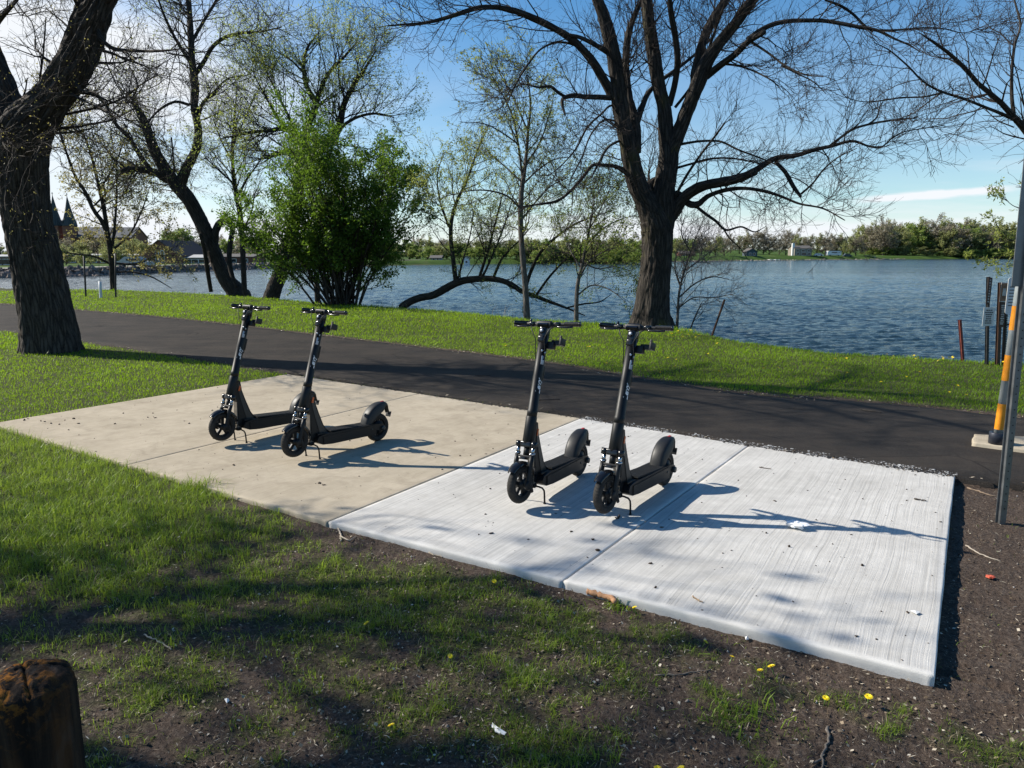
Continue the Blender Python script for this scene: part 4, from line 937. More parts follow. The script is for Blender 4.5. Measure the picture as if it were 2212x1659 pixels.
make_tree('tree', 'fallen trunk arching low over the water with upright leafy shoots', 'tree', arch, DY(658), 71, M_bark,
 [dict(total=130, L=(.5, 1.9), N=7, t=(.15, 1), ang=(42, 13), up=.06, wig=.13, rf=.5, rmin=.007, k=4, rmax=.02, zmin=.6),
  dict(total=900, L=(.3, 1.0), N=5, t=(.15, 1), ang=(40, 12), up=.03, wig=.14, rf=.6, rmin=.0048, k=3),
  dict(total=1700, L=(.15, .5), N=4, t=(.15, 1), ang=(38, 12), up=.03, wig=.12, rf=.6, rmin=.0035, k=3)],
 leafs=[(M_leaf_bud, 2, 11000, .062, .42, .05)], hires=30, depth=.012, trunk_k=18)
slim1 = [
 (T5, [(583, 1530, 34), (580, 1470, 30), (577, 1400, 28), (566, 1280, 27), (556, 1150, 26), (553, 1000, 25), (560, 900, 22), (575, 800, 18), (588, 650, 13), (600, 500, 9), (590, 400, 6), (560, 300, 3)], .3),
 (T5, [(552, 1010, 11), (490, 950, 9), (420, 926, 8), (340, 920, 6), (250, 935, 4), (150, 962, 2)], -1.1),
 (T5, [(560, 850, 12), (540, 690, 10), (512, 560, 8), (450, 430, 5), (370, 300, 2.5)], -.9),
 (T5, [(575, 800, 10), (640, 700, 8), (690, 560, 5), (720, 430, 2.5)], 1.0),
 (T5, [(556, 900, 10), (640, 820, 8), (720, 770, 6), (800, 760, 3)], -1.0),
 (T5, [(558, 880, 9), (470, 800, 7), (400, 740, 5), (300, 700, 3)], 1.0),
 (T5, [(545, 700, 8), (460, 640, 7), (380, 600, 5), (260, 590, 2.5)], -.8),
 (T5, [(590, 640, 8), (520, 480, 7), (440, 330, 5), (380, 200, 2.5)], .8),
 (T5, [(560, 1060, 9), (640, 960, 8), (700, 900, 6), (780, 860, 3)], .9),
]
make_tree('tree', 'slim upright tree with pale opening buds standing before the arching fallen trunk', 'tree', slim1, DY(683), 81, M_bark_grey,
 [dict(total=120, L=(.5, 1.6), N=7, t=(.2, 1), ang=(45, 12), up=.07, wig=.13, rf=.5, rmin=.006, k=4, rmax=.02, zmin=1.8),
  dict(total=800, L=(.25, .8), N=5, t=(.15, 1), ang=(42, 12), up=.08, wig=.14, rf=.6, rmin=.0045, k=3),
  dict(total=1700, L=(.12, .4), N=4, t=(.15, 1), ang=(38, 12), up=.10, wig=.12, rf=.6, rmin=.0035, k=3)],
 leafs=[(M_leaf_bud, 2, 9000, .055, .45, .02), (M_leaf_bud, 1, 3500, .06, .45, .03)], trunk_k=16, hires=24, depth=.006)
slim2 = [
 (T5, [(822, 1552, 24), (823, 1470, 21), (828, 1380, 19), (850, 1280, 16), (872, 1180, 12), (890, 1080, 9), (912, 940, 3)], .2),
 (T5, [(830, 1360, 9), (880, 1270, 8), (950, 1220, 6), (1040, 1190, 3)], -.6),
 (T5, [(845, 1300, 8), (790, 1200, 7), (760, 1100, 4)], .6),
 (T5, [(872, 1180, 8), (960, 1100, 7), (1040, 1060, 5), (1110, 1040, 2.5)], .7),
 (T5, [(880, 1120, 7), (940, 1010, 6), (990, 900, 3)], -.5),
 (T5, [(826, 1430, 8), (900, 1380, 7), (980, 1400, 5), (1060, 1460, 2.5)], -.6),
 (T5, [(850, 1270, 7), (930, 1300, 6), (1010, 1290, 4), (1080, 1310, 2)], .4),
]
make_tree('tree', 'small leafy tree with thin pale trunk nearest the left side of the largest tree', 'tree', slim2, DY(693), 91, M_bark_grey,
 [dict(total=110, L=(.4, 1.3), N=7, t=(.2, 1), ang=(42, 12), up=.07, wig=.13, rf=.5, rmin=.005, k=4, rmax=.015, zmin=.8),
  dict(total=700, L=(.2, .7), N=5, t=(.15, 1), ang=(40, 12), up=.08, wig=.14, rf=.6, rmin=.0038, k=3),
  dict(total=1200, L=(.1, .35), N=4, t=(.15, 1), ang=(38, 12), up=.08, wig=.12, rf=.6, rmin=.003, k=3)],
 leafs=[(M_leaf_bush, 2, 3200, .055, .42, .03), (M_leaf_bud, 2, 5200, .055, .42, .03)], trunk_k=12)
shr = [
 (T5, [(1310, 1572, 15), (1314, 1500, 13), (1318, 1430, 12), (1345, 1310, 10), (1372, 1230, 8), (1400, 1150, 5), (1440, 1060, 3)], .2),
 (T5, [(1375, 1590, 8), (1392, 1545, 8), (1412, 1500, 7), (1432, 1460, 3)], -.3),
 (T5, [(1318, 1440, 8), (1400, 1370, 7), (1470, 1340, 5), (1560, 1350, 2.5)], -.5),
 (T5, [(1330, 1400, 8), (1300, 1300, 6), (1310, 1200, 3)], .4),
 (T5, [(1345, 1310, 7), (1430, 1250, 6), (1500, 1190, 3)], .5),
 (T5, [(1316, 1490, 7), (1390, 1440, 6), (1480, 1440, 5), (1590, 1420, 2)], -.6),
 (T5, [(1375, 1220, 6), (1330, 1120, 5), (1350, 1040, 2.5)], -.4),
]
make_tree('shrub', 'bare grey leafless shrub between the largest tree and the leaning rusty stake', 'shrub', shr, DY(700), 101, M_bark_grey,
 [dict(total=110, L=(.4, 1.2), N=7, t=(.1, 1), ang=(45, 14), up=.05, wig=.16, rf=.5, rmin=.005, k=4, rmax=.012),
  dict(total=650, L=(.2, .6), N=5, t=(.15, 1), ang=(42, 14), up=.05, wig=.17, rf=.6, rmin=.0036, k=3),
  dict(total=1500, L=(.1, .3), N=4, t=(.15, 1), ang=(40, 14), up=.05, wig=.15, rf=.6, rmin=.0028, k=3)], trunk_k=8, twigm=plain('twig_grey', (.15, .13, .115), .85, var=.25, sc=4, spec=.2))

# ---- tree outside the right edge whose limbs reach in
rt = [
 (T6, [(2000, 1760, 120), (1985, 1500, 105), (1960, 1200, 95), (1900, 950, 80), (1800, 770, 62), (1720, 665, 44), (1670, 610, 36), (1640, 578, 32), (1570, 502, 28), (1480, 430, 24), (1400, 340, 22), (1320, 265, 18), (1250, 215, 14), (1190, 175, 7)], -1.0),
 (T6, [(1700, 625, 24), (1600, 577, 20), (1500, 537, 16), (1400, 497, 15), (1290, 462, 13), (1240, 440, 11), (1180, 398, 10), (1130, 345, 9), (1070, 290, 8), (1020, 250, 7), (950, 215, 4)], -1.4),
 (T6, [(1295, 465, 10), (1200, 486, 9), (1080, 491, 8), (980, 506, 7), (890, 511, 5), (800, 482, 3.5), (750, 400, 2)], -.5),
 (T6, [(1280, 470, 8), (1210, 520, 7), (1160, 560, 6), (1090, 590, 5), (1030, 608, 3)], .6),
 (T6, [(1650, 580, 22), (1640, 500, 20), (1638, 400, 18), (1643, 310, 16), (1655, 220, 15), (1682, 130, 12), (1660, 30, 10), (1630, -80, 7)], 1.0),
 (T6, [(1650, 640, 8), (1560, 600, 6), (1500, 540, 4)], .3),
 (T6, [(1860, 880, 50), (1900, 700, 44), (1960, 450, 36), (2000, 150, 26), (2000, -200, 10)], 1.0),
 (T6, [(1400, 345, 8), (1330, 300, 7), (1230, 280, 5), (1110, 200, 2.5)], .8),
 (T6, [(1740, 690, 14), (1690, 480, 9), (1660, 350, 6), (1620, 240, 3)], -.7),
]
make_tree('tree', 'bare tree at the right edge whose limbs reach in above the striped pole', 'tree', rt, 10.2, 111, M_bark,
 [dict(total=120, L=(.3, 1.1), N=7, t=(.15, 1), ang=(45, 14), up=0, wig=.17, rf=.5, rmin=.004, k=4, rmax=.012, zmin=2.4),
  dict(total=500, L=(.15, .5), N=5, t=(.15, 1), ang=(42, 14), up=.02, wig=.18, rf=.6, rmin=.0028, k=3),
  dict(total=500, L=(.08, .25), N=4, t=(.15, 1), ang=(40, 14), up=.02, wig=.15, rf=.6, rmin=.002, k=3)], trunk_k=20, spread=.8)
sap = [
 (T6, [(1850, 1720, 26), (1830, 1550, 22), (1790, 1350, 18), (1760, 1150, 14), (1740, 960, 8), (1700, 850, 3)], .1),
 (T6, [(1760, 1130, 8), (1700, 1060, 6), (1640, 1030, 4), (1590, 985, 2)], -.2),
 (T6, [(1785, 1330, 8), (1700, 1230, 6), (1600, 1190, 4), (1550, 1100, 2)], .2),
 (T6, [(1790, 1350, 8), (1690, 1300, 6), (1600, 1290, 4), (1510, 1300, 2)], -.2),
 (T6, [(1810, 1450, 8), (1740, 1380, 6), (1660, 1340, 4), (1610, 1330, 2)], .2),
 (T6, [(1815, 1500, 8), (1740, 1440, 6), (1690, 1420, 4), (1640, 1400, 2)], .2),
]
make_tree('willow_sapling', 'willow sapling at the right edge hanging thin light green sprays beside the lake signs', 'sapling', sap, 11.5, 121, M_bark,
 [dict(total=60, L=(.15, .5), N=6, t=(.2, 1), ang=(30, 12), up=-.04, wig=.12, rf=.5, rmin=.003, k=3, rmax=.006, zmin=1.4),
  dict(total=160, L=(.08, .22), N=4, t=(.2, 1), ang=(30, 12), up=-.03, wig=.12, rf=.6, rmin=.002, k=3)],
 leafs=[(M_leaf_bud, 1, 1300, .06, .28, .012)], trunk_k=10)

# ---- dense green bush
def bush():
    rng = np.random.RandomState(7); D = DY(657); x0 = wpix(722, 657, D)[0]
    n = 60; P = np.zeros((n, 14, 3)); R = np.zeros((n, 14))
    sc = D / F
    for i in range(n):
        ex = -200 + 405 * ((i + rng.rand()) / n); hx = (ex - 0) / 205.0
        top = (385 if hx > -.45 else 330) * (1 - .36 * abs(hx) ** 2.2) * (.66 + .34 * rng.rand()) ; 
        if i < 8: top *= .8
        dy = rng.uniform(-1, 1) * 2.3 * (1 - .3 * abs(hx)); b = np.array([x0 + .2 + ex * sc * .12 + rng.uniform(-.35, .35), D + rng.uniform(-.45, .45), -.1])
        e = np.array([x0 + ex * sc, D + dy, top * sc]); t = np.linspace(0, 1, 14)[:, None]
        c = b * (1 - t) + e * t; c[:, :2] += ((b - e)[None, :2] * (t * (1 - t)) * .35); c += .07 * np.cumsum(rng.randn(14, 3) * [1, 1, .3], 0) * t
        P[i] = c; R[i] = np.linspace(.042, .007, 14) * rng.uniform(.4, 1.15)
    root = empty('bush', (x0, D, 0)); g = Geo(); tubes(g, P, R, 7); tr = g.build('trunk', M_bark, root)
    c = Geo()
    a1 = grow(rng, P, R, 700, (.5, 1.5), N=7, t=(.12, 1), ang=(38, 14), up=.09, wig=.14, rf=.5, rmin=.006, rmax=.016)
    a2 = grow(rng, *a1, 3600, (.2, .75), N=5, t=(.15, 1), ang=(40, 14), up=.08, wig=.14, rf=.6, rmin=.004)
    tubes(c, *a1, 4); tubes(c, *a2, 3)
    k = a2[0][:, 0, 2] > .5; z = a2[0][k]
    pr = np.clip(.5 + (z[:, 0, 2] - .8) / 2.5 + np.abs(z[:, 0, 0] - x0) * .12, .4, 1) ; z = z[rng.rand(len(z)) < pr]
    leaves(c, rng, along(rng, z, 74000, .2, .07), .092, 1, .5, up=.3)
    leaves(c, rng, along(rng, a1[0][a1[0][:, 0, 2] > 1.2], 5000, .4, .07), .085, 1, .5, up=.3)
    cr = c.build('crown', [M_twig, M_leaf_bush], root); settle(root, tr, cr)
    tag(root, 'dense rounded bush in full fresh green leaf at the water edge', 'bush')
bush()

# ---- bare trees standing left of the camera that throw the dappled shade
def shade_tree(x, y, h, seed, crown_r, n2, label, nl):
    rng = np.random.RandomState(seed); limbs = []
    t = np.linspace(0, 1, 14); P = [np.column_stack([x + .25 * np.sin(t * 3), y + .2 * np.cos(t * 2.2), -.3 + t * (h + .3)])]; R = [np.linspace(.24, .03, 14)]
    for i in range(13):
        k = 4 + i * .65; b = P[0][int(k)]; a = i * 2.4 + rng.rand(); L = crown_r * (1.1 - .04 * i) * rng.uniform(.8, 1.1)
        s = t[:, None]; d = np.array([math.cos(a), math.sin(a), .35 + .5 * i / 13]); c = b + d * L * s + np.array([0, 0, .9]) * s ** 2; c += .1 * np.cumsum(rng.randn(14, 3), 0) * s
        P.append(c); R.append(np.linspace(.09, .018, 14))
    P, R = np.stack(P), np.stack(R); root = empty('tree', (x, y, 0)); g = Geo(); tubes(g, P, R, 10); tr = g.build('trunk', M_bark, root)
    c = Geo(); a1 = grow(rng, P[1:], R[1:], 200, (.7, 2.2), N=6, t=(.15, 1), ang=(45, 14), up=.04, wig=.15, rf=.5, rmin=.01, rmax=.03)
    a2 = grow(rng, *a1, n2, (.4, 1.2), N=5, t=(.15, 1), ang=(42, 14), up=.04, wig=.15, rf=.6, rmin=.007); tubes(c, *a1, 4); tubes(c, *a2, 3)
    if nl: leaves(c, rng, along(rng, a2[0], nl, .3, .08), .15, 1, .6)
    cr = c.build('crown', [M_twig, M_leaf_maple], root); settle(root, tr, cr); tag(root, label, 'tree')

shade_tree(-12.7, 5.6, 10.5, 201, 2.3, 550, 'bare tree standing beyond the left edge, nearer than the thick dark tree', 900)
shade_tree(-8.3, 4.1, 10.5, 202, 2.3, 600, 'bare tree standing beyond the left edge, level with the wooden post', 700)
# ------------------------------------------------------------------ far shore
WL = [(-900, 612), (-300, 606), (0, 600), (200, 596), (384, 588), (603, 580), (900, 573), (1200, 569), (1500, 565.5), (1800, 561.5), (2150, 558.8), (2600, 558), (3300, 560)]
_w = np.array([gpix(x, y, WATER)[:2] for x, y in WL]); _wa = np.arctan2(_w[:, 0], _w[:, 1]); _wr = np.hypot(_w[:, 0], _w[:, 1])
def wr(a): return np.interp(a, np.r_[-1.5, _wa, 1.5], np.r_[60, _wr, 900])
def ztop(a): return np.interp(a, [-.6, -.35, -.2, .0, .2, .35, .6], [-.15, -.12, 0, .5, 1.0, 1.2, .6])
def fz(x, y):
    a = np.arctan2(x, y); r = np.hypot(x, y); t = (r - wr(a)); s = sstep(t, 0, np.interp(a, [-.3, 0, .2], [2.5, 10, 28]))
    return WATER - .15 + s * (ztop(a) - WATER + .15) + sstep(t, 40, 240) * (1.0 + 3.2 * (a > -.1))
def build_far():
    ang = np.linspace(-1.4, 1.4, 560); f = np.r_[-3, -1, 0, 1, 2, 3, 5, 8, 12, 18, 26, 36, 60, 120, 260, 600, 1600]
    A, Ff = np.meshgrid(ang, f); Rr = wr(A) + Ff + .6 * noise3(A * 60, 0, 0) * (np.abs(Ff) < 30); X, Y = np.sin(A) * Rr, np.cos(A) * Rr; z = fz(X, Y) + .1 * noise3(X * .2, Y * .2, 1)
    z[0] = WATER - 1.2
    g = Geo(); nr, na = X.shape; i = np.arange(nr - 1)[:, None] * na; j = np.arange(na - 1)[None]
    g.add(np.stack([X, Y, z], -1), np.stack([i + j, i + na + j, i + na + j + 1, i + j + 1], -1).reshape(-1, 4)[:, ::-1], None, 0, None, Ff)
    m = MB('far_turf'); o = m.tc(); n = m.noise(o, .12, 5, .7); fr = m.attr('vr', 'Fac')
    c = m.ramp(n, [(.3, (.035, .06, .012)), (.55, (.06, .11, .018)), (.75, (.11, .11, .05))])
    edge = m.rng_(fr, .5, 2.6, 1, 0); c = m.mix(edge, c, (.13, .10, .075)); m.set(c, .95, spec=.1)
    tag(g.build('far_shore', m.mat), kind='structure')
    # lakeside road on the left
    a = np.linspace(-1.3, -.12, 260); g = Geo(); rows = []
    for k in (9.0, 15.5): r = wr(a) + k; rows.append(np.column_stack([np.sin(a) * r, np.cos(a) * r, fz(np.sin(a) * r, np.cos(a) * r) + .14]))
    V = np.stack(rows, 1); i = np.arange(len(a) - 1)[:, None] * 2; g.add(V.reshape(-1, 3), np.hstack([i, i + 1, i + 3, i + 2])); tag(g.build('road', plain('far_road', (.36, .33, .29), .9, var=.08, sc=.3)), kind='structure')
build_far()
def rocks(name, label, n, a0, a1, t0, t1, size, col, seed, zadd=0.0):
    rng = np.random.RandomState(seed); a = rng.uniform(a0, a1, n); r = wr(a) + rng.uniform(t0, t1, n); x, y = np.sin(a) * r, np.cos(a) * r; z = fz(x, y) + zadd * rng.rand(n) + .05
    bm = bmesh.new(); bmesh.ops.create_icosphere(bm, subdivisions=1, radius=1); V0 = np.array([v.co[:] for v in bm.verts]); T0 = np.array([[v.index for v in f.verts] for f in bm.faces]); bm.free()
    s = size * (.5 + rng.rand(n) * .9); V = V0[None] * (1 + .35 * rng.randn(n, len(V0), 1)) * (s[:, None, None] * (.6 + .6 * rng.rand(n, 1, 3))) + np.stack([x, y, z], -1)[:, None]
    T = T0[None] + np.arange(n)[:, None, None] * len(V0); g = Geo(); g.add(V.reshape(-1, 3), None, T.reshape(-1, 3), 0, None, np.repeat(rng.rand(n), len(V0)))
    m = MB(name + '_mat'); m.set(m.ramp(m.attr('vr', 'Fac'), [(0, tuple(k * .5 for k in col)), (1, tuple(k * 1.3 for k in col))]), .9)
    tag(g.build(name, m.mat, smooth=False), label, 'rocks', kind='stuff')
rocks('riprap_rocks', 'band of brown grey riprap rocks along the left far shore', 3200, -1.0, -.24, -.5, 2.6, .30, (.17, .135, .115), 1)
rocks('shore_rocks', 'slope of pinkish rocks on the far shore behind the small trees', 900, .098, .146, 0, 8, .7, (.30, .19, .16), 2, .9)
rocks('shore_stones', 'thin line of stones along the right far shore', 900, .18, .48, -.5, 1.5, .4, (.2, .18, .155), 3)

def far_proto(seed, leafmat_, nleaf, spread, ls, upr, brown=False):
    rng = np.random.RandomState(seed); H = 10.0; t = np.linspace(0, 1, 10); P = [np.column_stack([.3 * np.sin(t * 3 + seed), .2 * np.cos(t * 2), -.3 + t * H * .93])]; R = [np.linspace(.20, .03, 10)]
    for i in range(16):
        b = P[0][1 + int(i * .48)]; a = i * 2.4 + rng.rand(); L = spread * (1.0 - .035 * i) * rng.uniform(.75, 1.1); s = t[:, None]
        c = b + np.array([math.cos(a), math.sin(a), upr * (.8 + .05 * i)]) * L * s + np.array([0, 0, .6]) * s ** 2 + .05 * np.cumsum(rng.randn(10, 3), 0) * s; P.append(c); R.append(np.linspace(.10, .02, 10))
    P, R = np.stack(P), np.stack(R); g = Geo(); tubes(g, P, R, 6)
    a1 = grow(rng, P, R, 210, (.8, 2.6), N=5, t=(.25, 1), ang=(36, 12), up=.08, wig=.12, rf=.6, rmin=.03); a2 = grow(rng, *a1, 1300, (.4, 1.3), N=3, t=(.2, 1), ang=(34, 12), up=.08, wig=.1, rf=.6, rmin=.018)
    c = Geo(); tubes(c, *a1, 3); tubes(c, *a2, 3); leaves(c, rng, along(rng, a2[0], nleaf, .1, .12), ls, 1, .7)
    leaves(c, rng, along(rng, a1[0], nleaf // 3, .2, .2), ls, 1, .7)
    return g, c, leafmat_
M_fartrunk = plain('far_trunk', (.075, .062, .052), .9, var=.2, sc=1, spec=.1)
FP = [far_proto(1, M_leaf_far, 3200, 3.4, .34, 1.0), far_proto(2, M_leaf_far, 4200, 3.8, .34, .8), far_proto(3, M_leaf_far2, 4600, 3.4, .34, .9), far_proto(4, M_leaf_far3, 2600, 3.8, .30, 1.1), far_proto(5, M_leaf_far3, 1400, 4.0, .28, .9), far_proto(6, M_leaf_far2, 4600, 4.0, .36, .6)]
PROTO = []
for g, c, lm in FP:
    r = empty('far_tree'); a = g.build('trunk', M_fartrunk, r); b = c.build('crown', [M_fartrunk, lm], r); PROTO.append([r, a, b, False])
rngf = np.random.RandomState(99)
def far_tree(px, D, ytop, k, label, group, wide=1.0, cat='tree', name='far_tree', z0=None):
    r, a, b, used = PROTO[k]; x = wpix(px, 545, D)[0]
    z = float(fz(np.array([x]), np.array([D]))[0]) - .1 if z0 is None else z0
    h = wpix(px, ytop, D)[2] - z
    if used:
        r2 = r.copy(); COL.objects.link(r2)
        for q in (a, b): c = q.copy(); c.parent = r2; COL.objects.link(c)
    else: r2 = r; PROTO[k][3] = True
    r2.name = name; s = h / 10.3; r2.location = (x, D, z); r2.scale = (s * wide, s * wide, s); r2.rotation_euler = (0, 0, rngf.rand() * 6.28); tag(r2, label, cat, group)
def zone(x0, x1, step, D, dj, yt, ks, label, group, wide=1.0, **k):
    x = x0
    while x < x1:
        px = x + rngf.uniform(-.3, .3) * step; d = D + rngf.uniform(-dj, dj); far_tree(px, d, rngf.uniform(*yt), int(rngf.choice(ks)), label, group, 1.25 * wide * rngf.uniform(.85, 1.2), **k); x += step
zone(1862, 2320, 23, 500, 12, (479, 494), [0, 0, 1, 1, 3], 'tall pale green tree in the dense wood on the right far shore', 'trees of the wood on the right far shore', 1.0)
zone(1870, 2320, 22, 484, 6, (489, 508), [0, 1, 1, 3, 2], 'shorter tree at the front of the dense wood on the right far shore', 'front trees of the wood on the right far shore', 1.15)
zone(1860, 2330, 14, 474, 3, (533, 544), [1, 2, 5], 'low shrub at the foot of the wood on the right far shore', 'shrubs at the foot of the right wood', 1.9, cat='shrub', name='far_shrub')
far_tree(1908, 470, 484, 3, 'bare round crowned tree standing tallest at the left end of the right far wood', None, 1.3)
zone(1790, 1860, 15, 425, 12, (507, 520), [3, 2, 3, 0], 'tree behind the white camper on the far shore', 'trees behind the camper', 1.15)
zone(1560, 1790, 17, 402, 10, (501, 516), [3, 4, 0, 3], 'brownish half bare tree around the cream house on the far shore', 'trees around the cream house', 1.15)
zone(1445, 1570, 15, 330, 12, (512, 524), [3, 0, 2, 4], 'tree on the far shore just right of the largest tree trunk', 'far trees right of the largest trunk', 1.2)
zone(905, 1400, 15, 236, 16, (513, 528), [0, 2, 3, 3, 1, 5, 4], 'tree on the middle far shore seen through the small lakeside trees', 'trees on the middle far shore', 1.25)
zone(905, 1400, 16, 222, 8, (530, 543), [0, 2, 3, 5], 'low tree in front on the middle far shore', 'low trees on the middle far shore', 1.5)
zone(1310, 1390, 30, 205, 5, (535, 540), [5, 2], 'round green shrub beside the pinkish rock slope', 'shrubs beside the rock slope', 1.5, cat='shrub', name='far_shrub')
zone(560, 905, 20, 240, 12, (518, 536), [0, 3, 1, 2], 'tree on the far shore behind the green bush', 'far trees behind the bush', 1.3)
zone(415, 560, 19, 175, 8, (512, 528), [3, 2, 0], 'tree behind the low roofed building on the left far shore', 'trees behind the low building', 1.3)
for px, yt in ((366, 505), (385, 500), (404, 501)): far_tree(px, 182, yt, 2, 'leafy green tree right behind the brick gabled building', 'green trees behind the brick gable', 1.3)
zone(-140, 330, 21, 168, 8, (516, 534), [1, 3, 0, 0], 'tree in the row before the twin spired church', 'trees before the church', 1.3)
zone(140, 290, 30, 128, 4, (531, 543), [1, 0], 'small bronze tree near the lakeside road', 'small trees near the lakeside road', 1.3)

zone(1850, 2330, 15, 530, 5, (524, 536), [1, 2, 5], 'undergrowth shrub showing between trunks deep in the right far wood', 'undergrowth of the right wood', 1.9, cat='shrub', name='far_shrub')
zone(560, 905, 18, 225, 6, (534, 545), [0, 3, 5], 'low shrub on the far shore behind the green bush', 'low shrubs behind the bush', 1.5, cat='shrub', name='far_shrub')
# ---- buildings across the water
M_brick = plain('far_brick', (.20, .085, .06), .9, var=.15, sc=2); M_slate = plain('slate_roof', (.085, .09, .10), .8, var=.12, sc=1.5); M_cream = plain('cream_siding', (.24, .21, .17), .85, var=.08, sc=1)
M_whitep = plain('white_paint', (.75, .75, .73), .6, var=.05, sc=2); M_darkglass = plain('dark_glass', (.02, .025, .03), .12, var=.1, sc=2); M_shingle = plain('shingle', (.11, .10, .09), .9, var=.15, sc=3)
M_copper = plain('spire_slate', (.035, .042, .045), .7, var=.2, sc=2); M_teal = plain('blue_siding', (.06, .085, .10), .8, var=.1, sc=1); M_lightroof = plain('light_roof', (.42, .41, .39), .7, var=.06, sc=1)
def gable_house(name, label, px0, px1, D, yeave, yridge, wall, roof, depth=8.0, ridge='x', wins=(), chimney=None, over=.35, cat='house', z0=None):
    x0, x1 = wpix(px0, yeave, D)[0], wpix(px1, yeave, D)[0]; cx = (x0 + x1) / 2; w = x1 - x0
    z = float(fz(np.array([cx]), np.array([D]))[0]) - .1 if z0 is None else z0; ze = wpix(1106, yeave, D)[2] - z; zr = wpix(1106, yridge, D)[2] - z
    root = empty(name, (cx, D, z)); tag(root, label, cat); g = Geo(); h = w / 2
    if ridge == 'x':
        g.box((0, depth / 2, ze / 2), (w, depth, ze))
        for s in (-1, 1): g.prism([(0.02, ze), (depth - .02, ze), (depth / 2, zr)], s * (h - .1), s * h, plane='xz')
        # rotate the gable ends: prism plane is x-z, so swap axes
        for k in (-1, -2, -3, -4): g.v[k] = np.column_stack([g.v[k][:, 1], g.v[k][:, 0], g.v[k][:, 2]])
        wl = g.build('wall', wall, root, False); g = Geo(); sl = math.atan2(zr - ze, depth / 2); L = math.hypot(zr - ze, depth / 2) + over
        for s in (0, 1):
            c = np.array([0, (depth / 4 - over / 2 * math.cos(sl)), (ze + zr) / 2 - over / 2 * math.sin(sl) + .12]); R = [[1, 0, 0], [0, math.cos(sl), -math.sin(sl)], [0, math.sin(sl), math.cos(sl)]]
            if s: c[1] = depth - c[1]; R = [[1, 0, 0], [0, math.cos(sl), math.sin(sl)], [0, -math.sin(sl), math.cos(sl)]]
            g.box(c, (w + 2 * over, L, .16), R)
    else:
        g.box((0, depth / 2, ze / 2), (w, depth, ze)); g.prism([(-h, ze), (h, ze), (0, zr)], 0.01, depth - .01); wl = g.build('wall', wall, root, False); g = Geo(); sl = math.atan2(zr - ze, h); L = math.hypot(zr - ze, h) + over
        for s in (-1, 1):
            c = np.array([s * (h / 2 + over / 2 * math.cos(sl)), depth / 2, (ze + zr) / 2 - over / 2 * math.sin(sl) + .12]); R = [[math.cos(sl), 0, s * math.sin(sl)], [0, 1, 0], [-s * math.sin(sl), 0, math.cos(sl)]]; g.box(c, (L, depth + 2 * over, .16), R)
    rf = g.build('roof', roof, root, False)
    if chimney: g = Geo(); g.box((chimney[0] * w, depth * .2, chimney[1] / 2), (chimney[2], chimney[2], chimney[1])); g.build('chimney', M_whitep, rf, False)
    for (u, v, ww, hh) in wins:
        g = Geo(); g.box((u * w, -.03, v * ze), (ww + .2, .06, hh + .2)); f = g.build('window', M_whitep, root, False); g = Geo(); g.box((u * w, -.07, v * ze), (ww, .04, hh)); g.build('pane', M_darkglass, f, False)
    return root
gable_house('house', 'cream two storey house with a white chimney on the far shore', 1717, 1754, 374, 537, 531, M_cream, M_shingle, 9, 'x', [(-.32, .72, 1, 1), (0, .72, 1.6, 1), (.32, .72, 1, 1), (-.3, .28, 1.2, 1.1), (.05, .28, 2.2, 1.5), (.35, .28, 1.0, 1.1)], (-.53, 6.2, 1.1))
gable_house('house', 'small dark blue house half hidden by trees left of the cream house', 1614, 1636, 338, 544, 537, M_teal, M_shingle, 7, 'y', [(-.2, .5, .9, 1), (.2, .5, .9, 1)])
gable_house('house', 'low dark brown house right of the largest trunk on the far shore', 1470, 1500, 312, 548, 543, M_brick, M_shingle, 7, 'x', [(-.25, .5, .9, .9), (.2, .5, .9, .9)])
gable_house('house', 'long brown house above the pinkish rock slope on the far shore', 1276, 1330, 236, 547, 541, M_brick, M_shingle, 8, 'x', [(-.35, .5, 1, .9), (-.1, .5, 1, .9), (.3, .5, 1, .9)])
gable_house('house', 'tiny white house on the far shore left of the slim tree', 1002, 1013, 196, 558, 554, M_whitep, M_shingle, 4, 'y', [(0, .5, .5, .5)])
gable_house('house', 'small grey house on the far shore close to the green bush', 930, 952, 200, 558, 553, plain('grey_siding', (.25, .25, .24), .8), M_shingle, 6, 'x', [(-.2, .5, .6, .5), (.2, .5, .6, .5)])
bh = gable_house('brick_hall', 'red brown brick hall with a steep gable facing the lake', 303, 388, 150, 552, 520, M_brick, plain('brown_roof', (.08, .05, .042), .9), 16, 'y', [(-.07, .9, .5, 2.2), (.07, .9, .5, 2.2)], cat='hall')
gable_house('low_building', 'low building with a pale shallow roof right of the brick hall', 396, 446, 152, 558, 552, M_brick, M_lightroof, 9, 'x', [(-.3, .5, 1.2, .6), (0, .5, 1.2, .6), (.3, .5, 1.2, .6)], cat='building')
gable_house('low_building', 'long low building with a pale flat roof under the church spires', 140, 292, 150, 553, 550.5, M_brick, M_lightroof, 10, 'x', [(-.4, .5, 1.2, .8), (-.25, .5, 1.2, .8), (-.1, .5, 1.2, .8), (.05, .5, 1.2, .8), (.2, .5, 1.2, .8), (.35, .5, 1.2, .8)], cat='building')
gable_house('low_building', 'low dark building at the far left beyond the thick tree', -60, 20, 125, 556, 552.5, M_brick, M_lightroof, 9, 'x', [(-.2, .5, 1.2, .8), (.2, .5, 1.2, .8), (.4, .5, 1.2, .8)], cat='building')
gable_house('low_building', 'low grey roofed building behind the slim tree on the left far shore', 462, 545, 160, 556, 550, M_brick, M_shingle, 9, 'x', [(-.3, .5, 1.2, .6), (0, .5, 1.2, .6), (.3, .5, 1.2, .6)], cat='building')
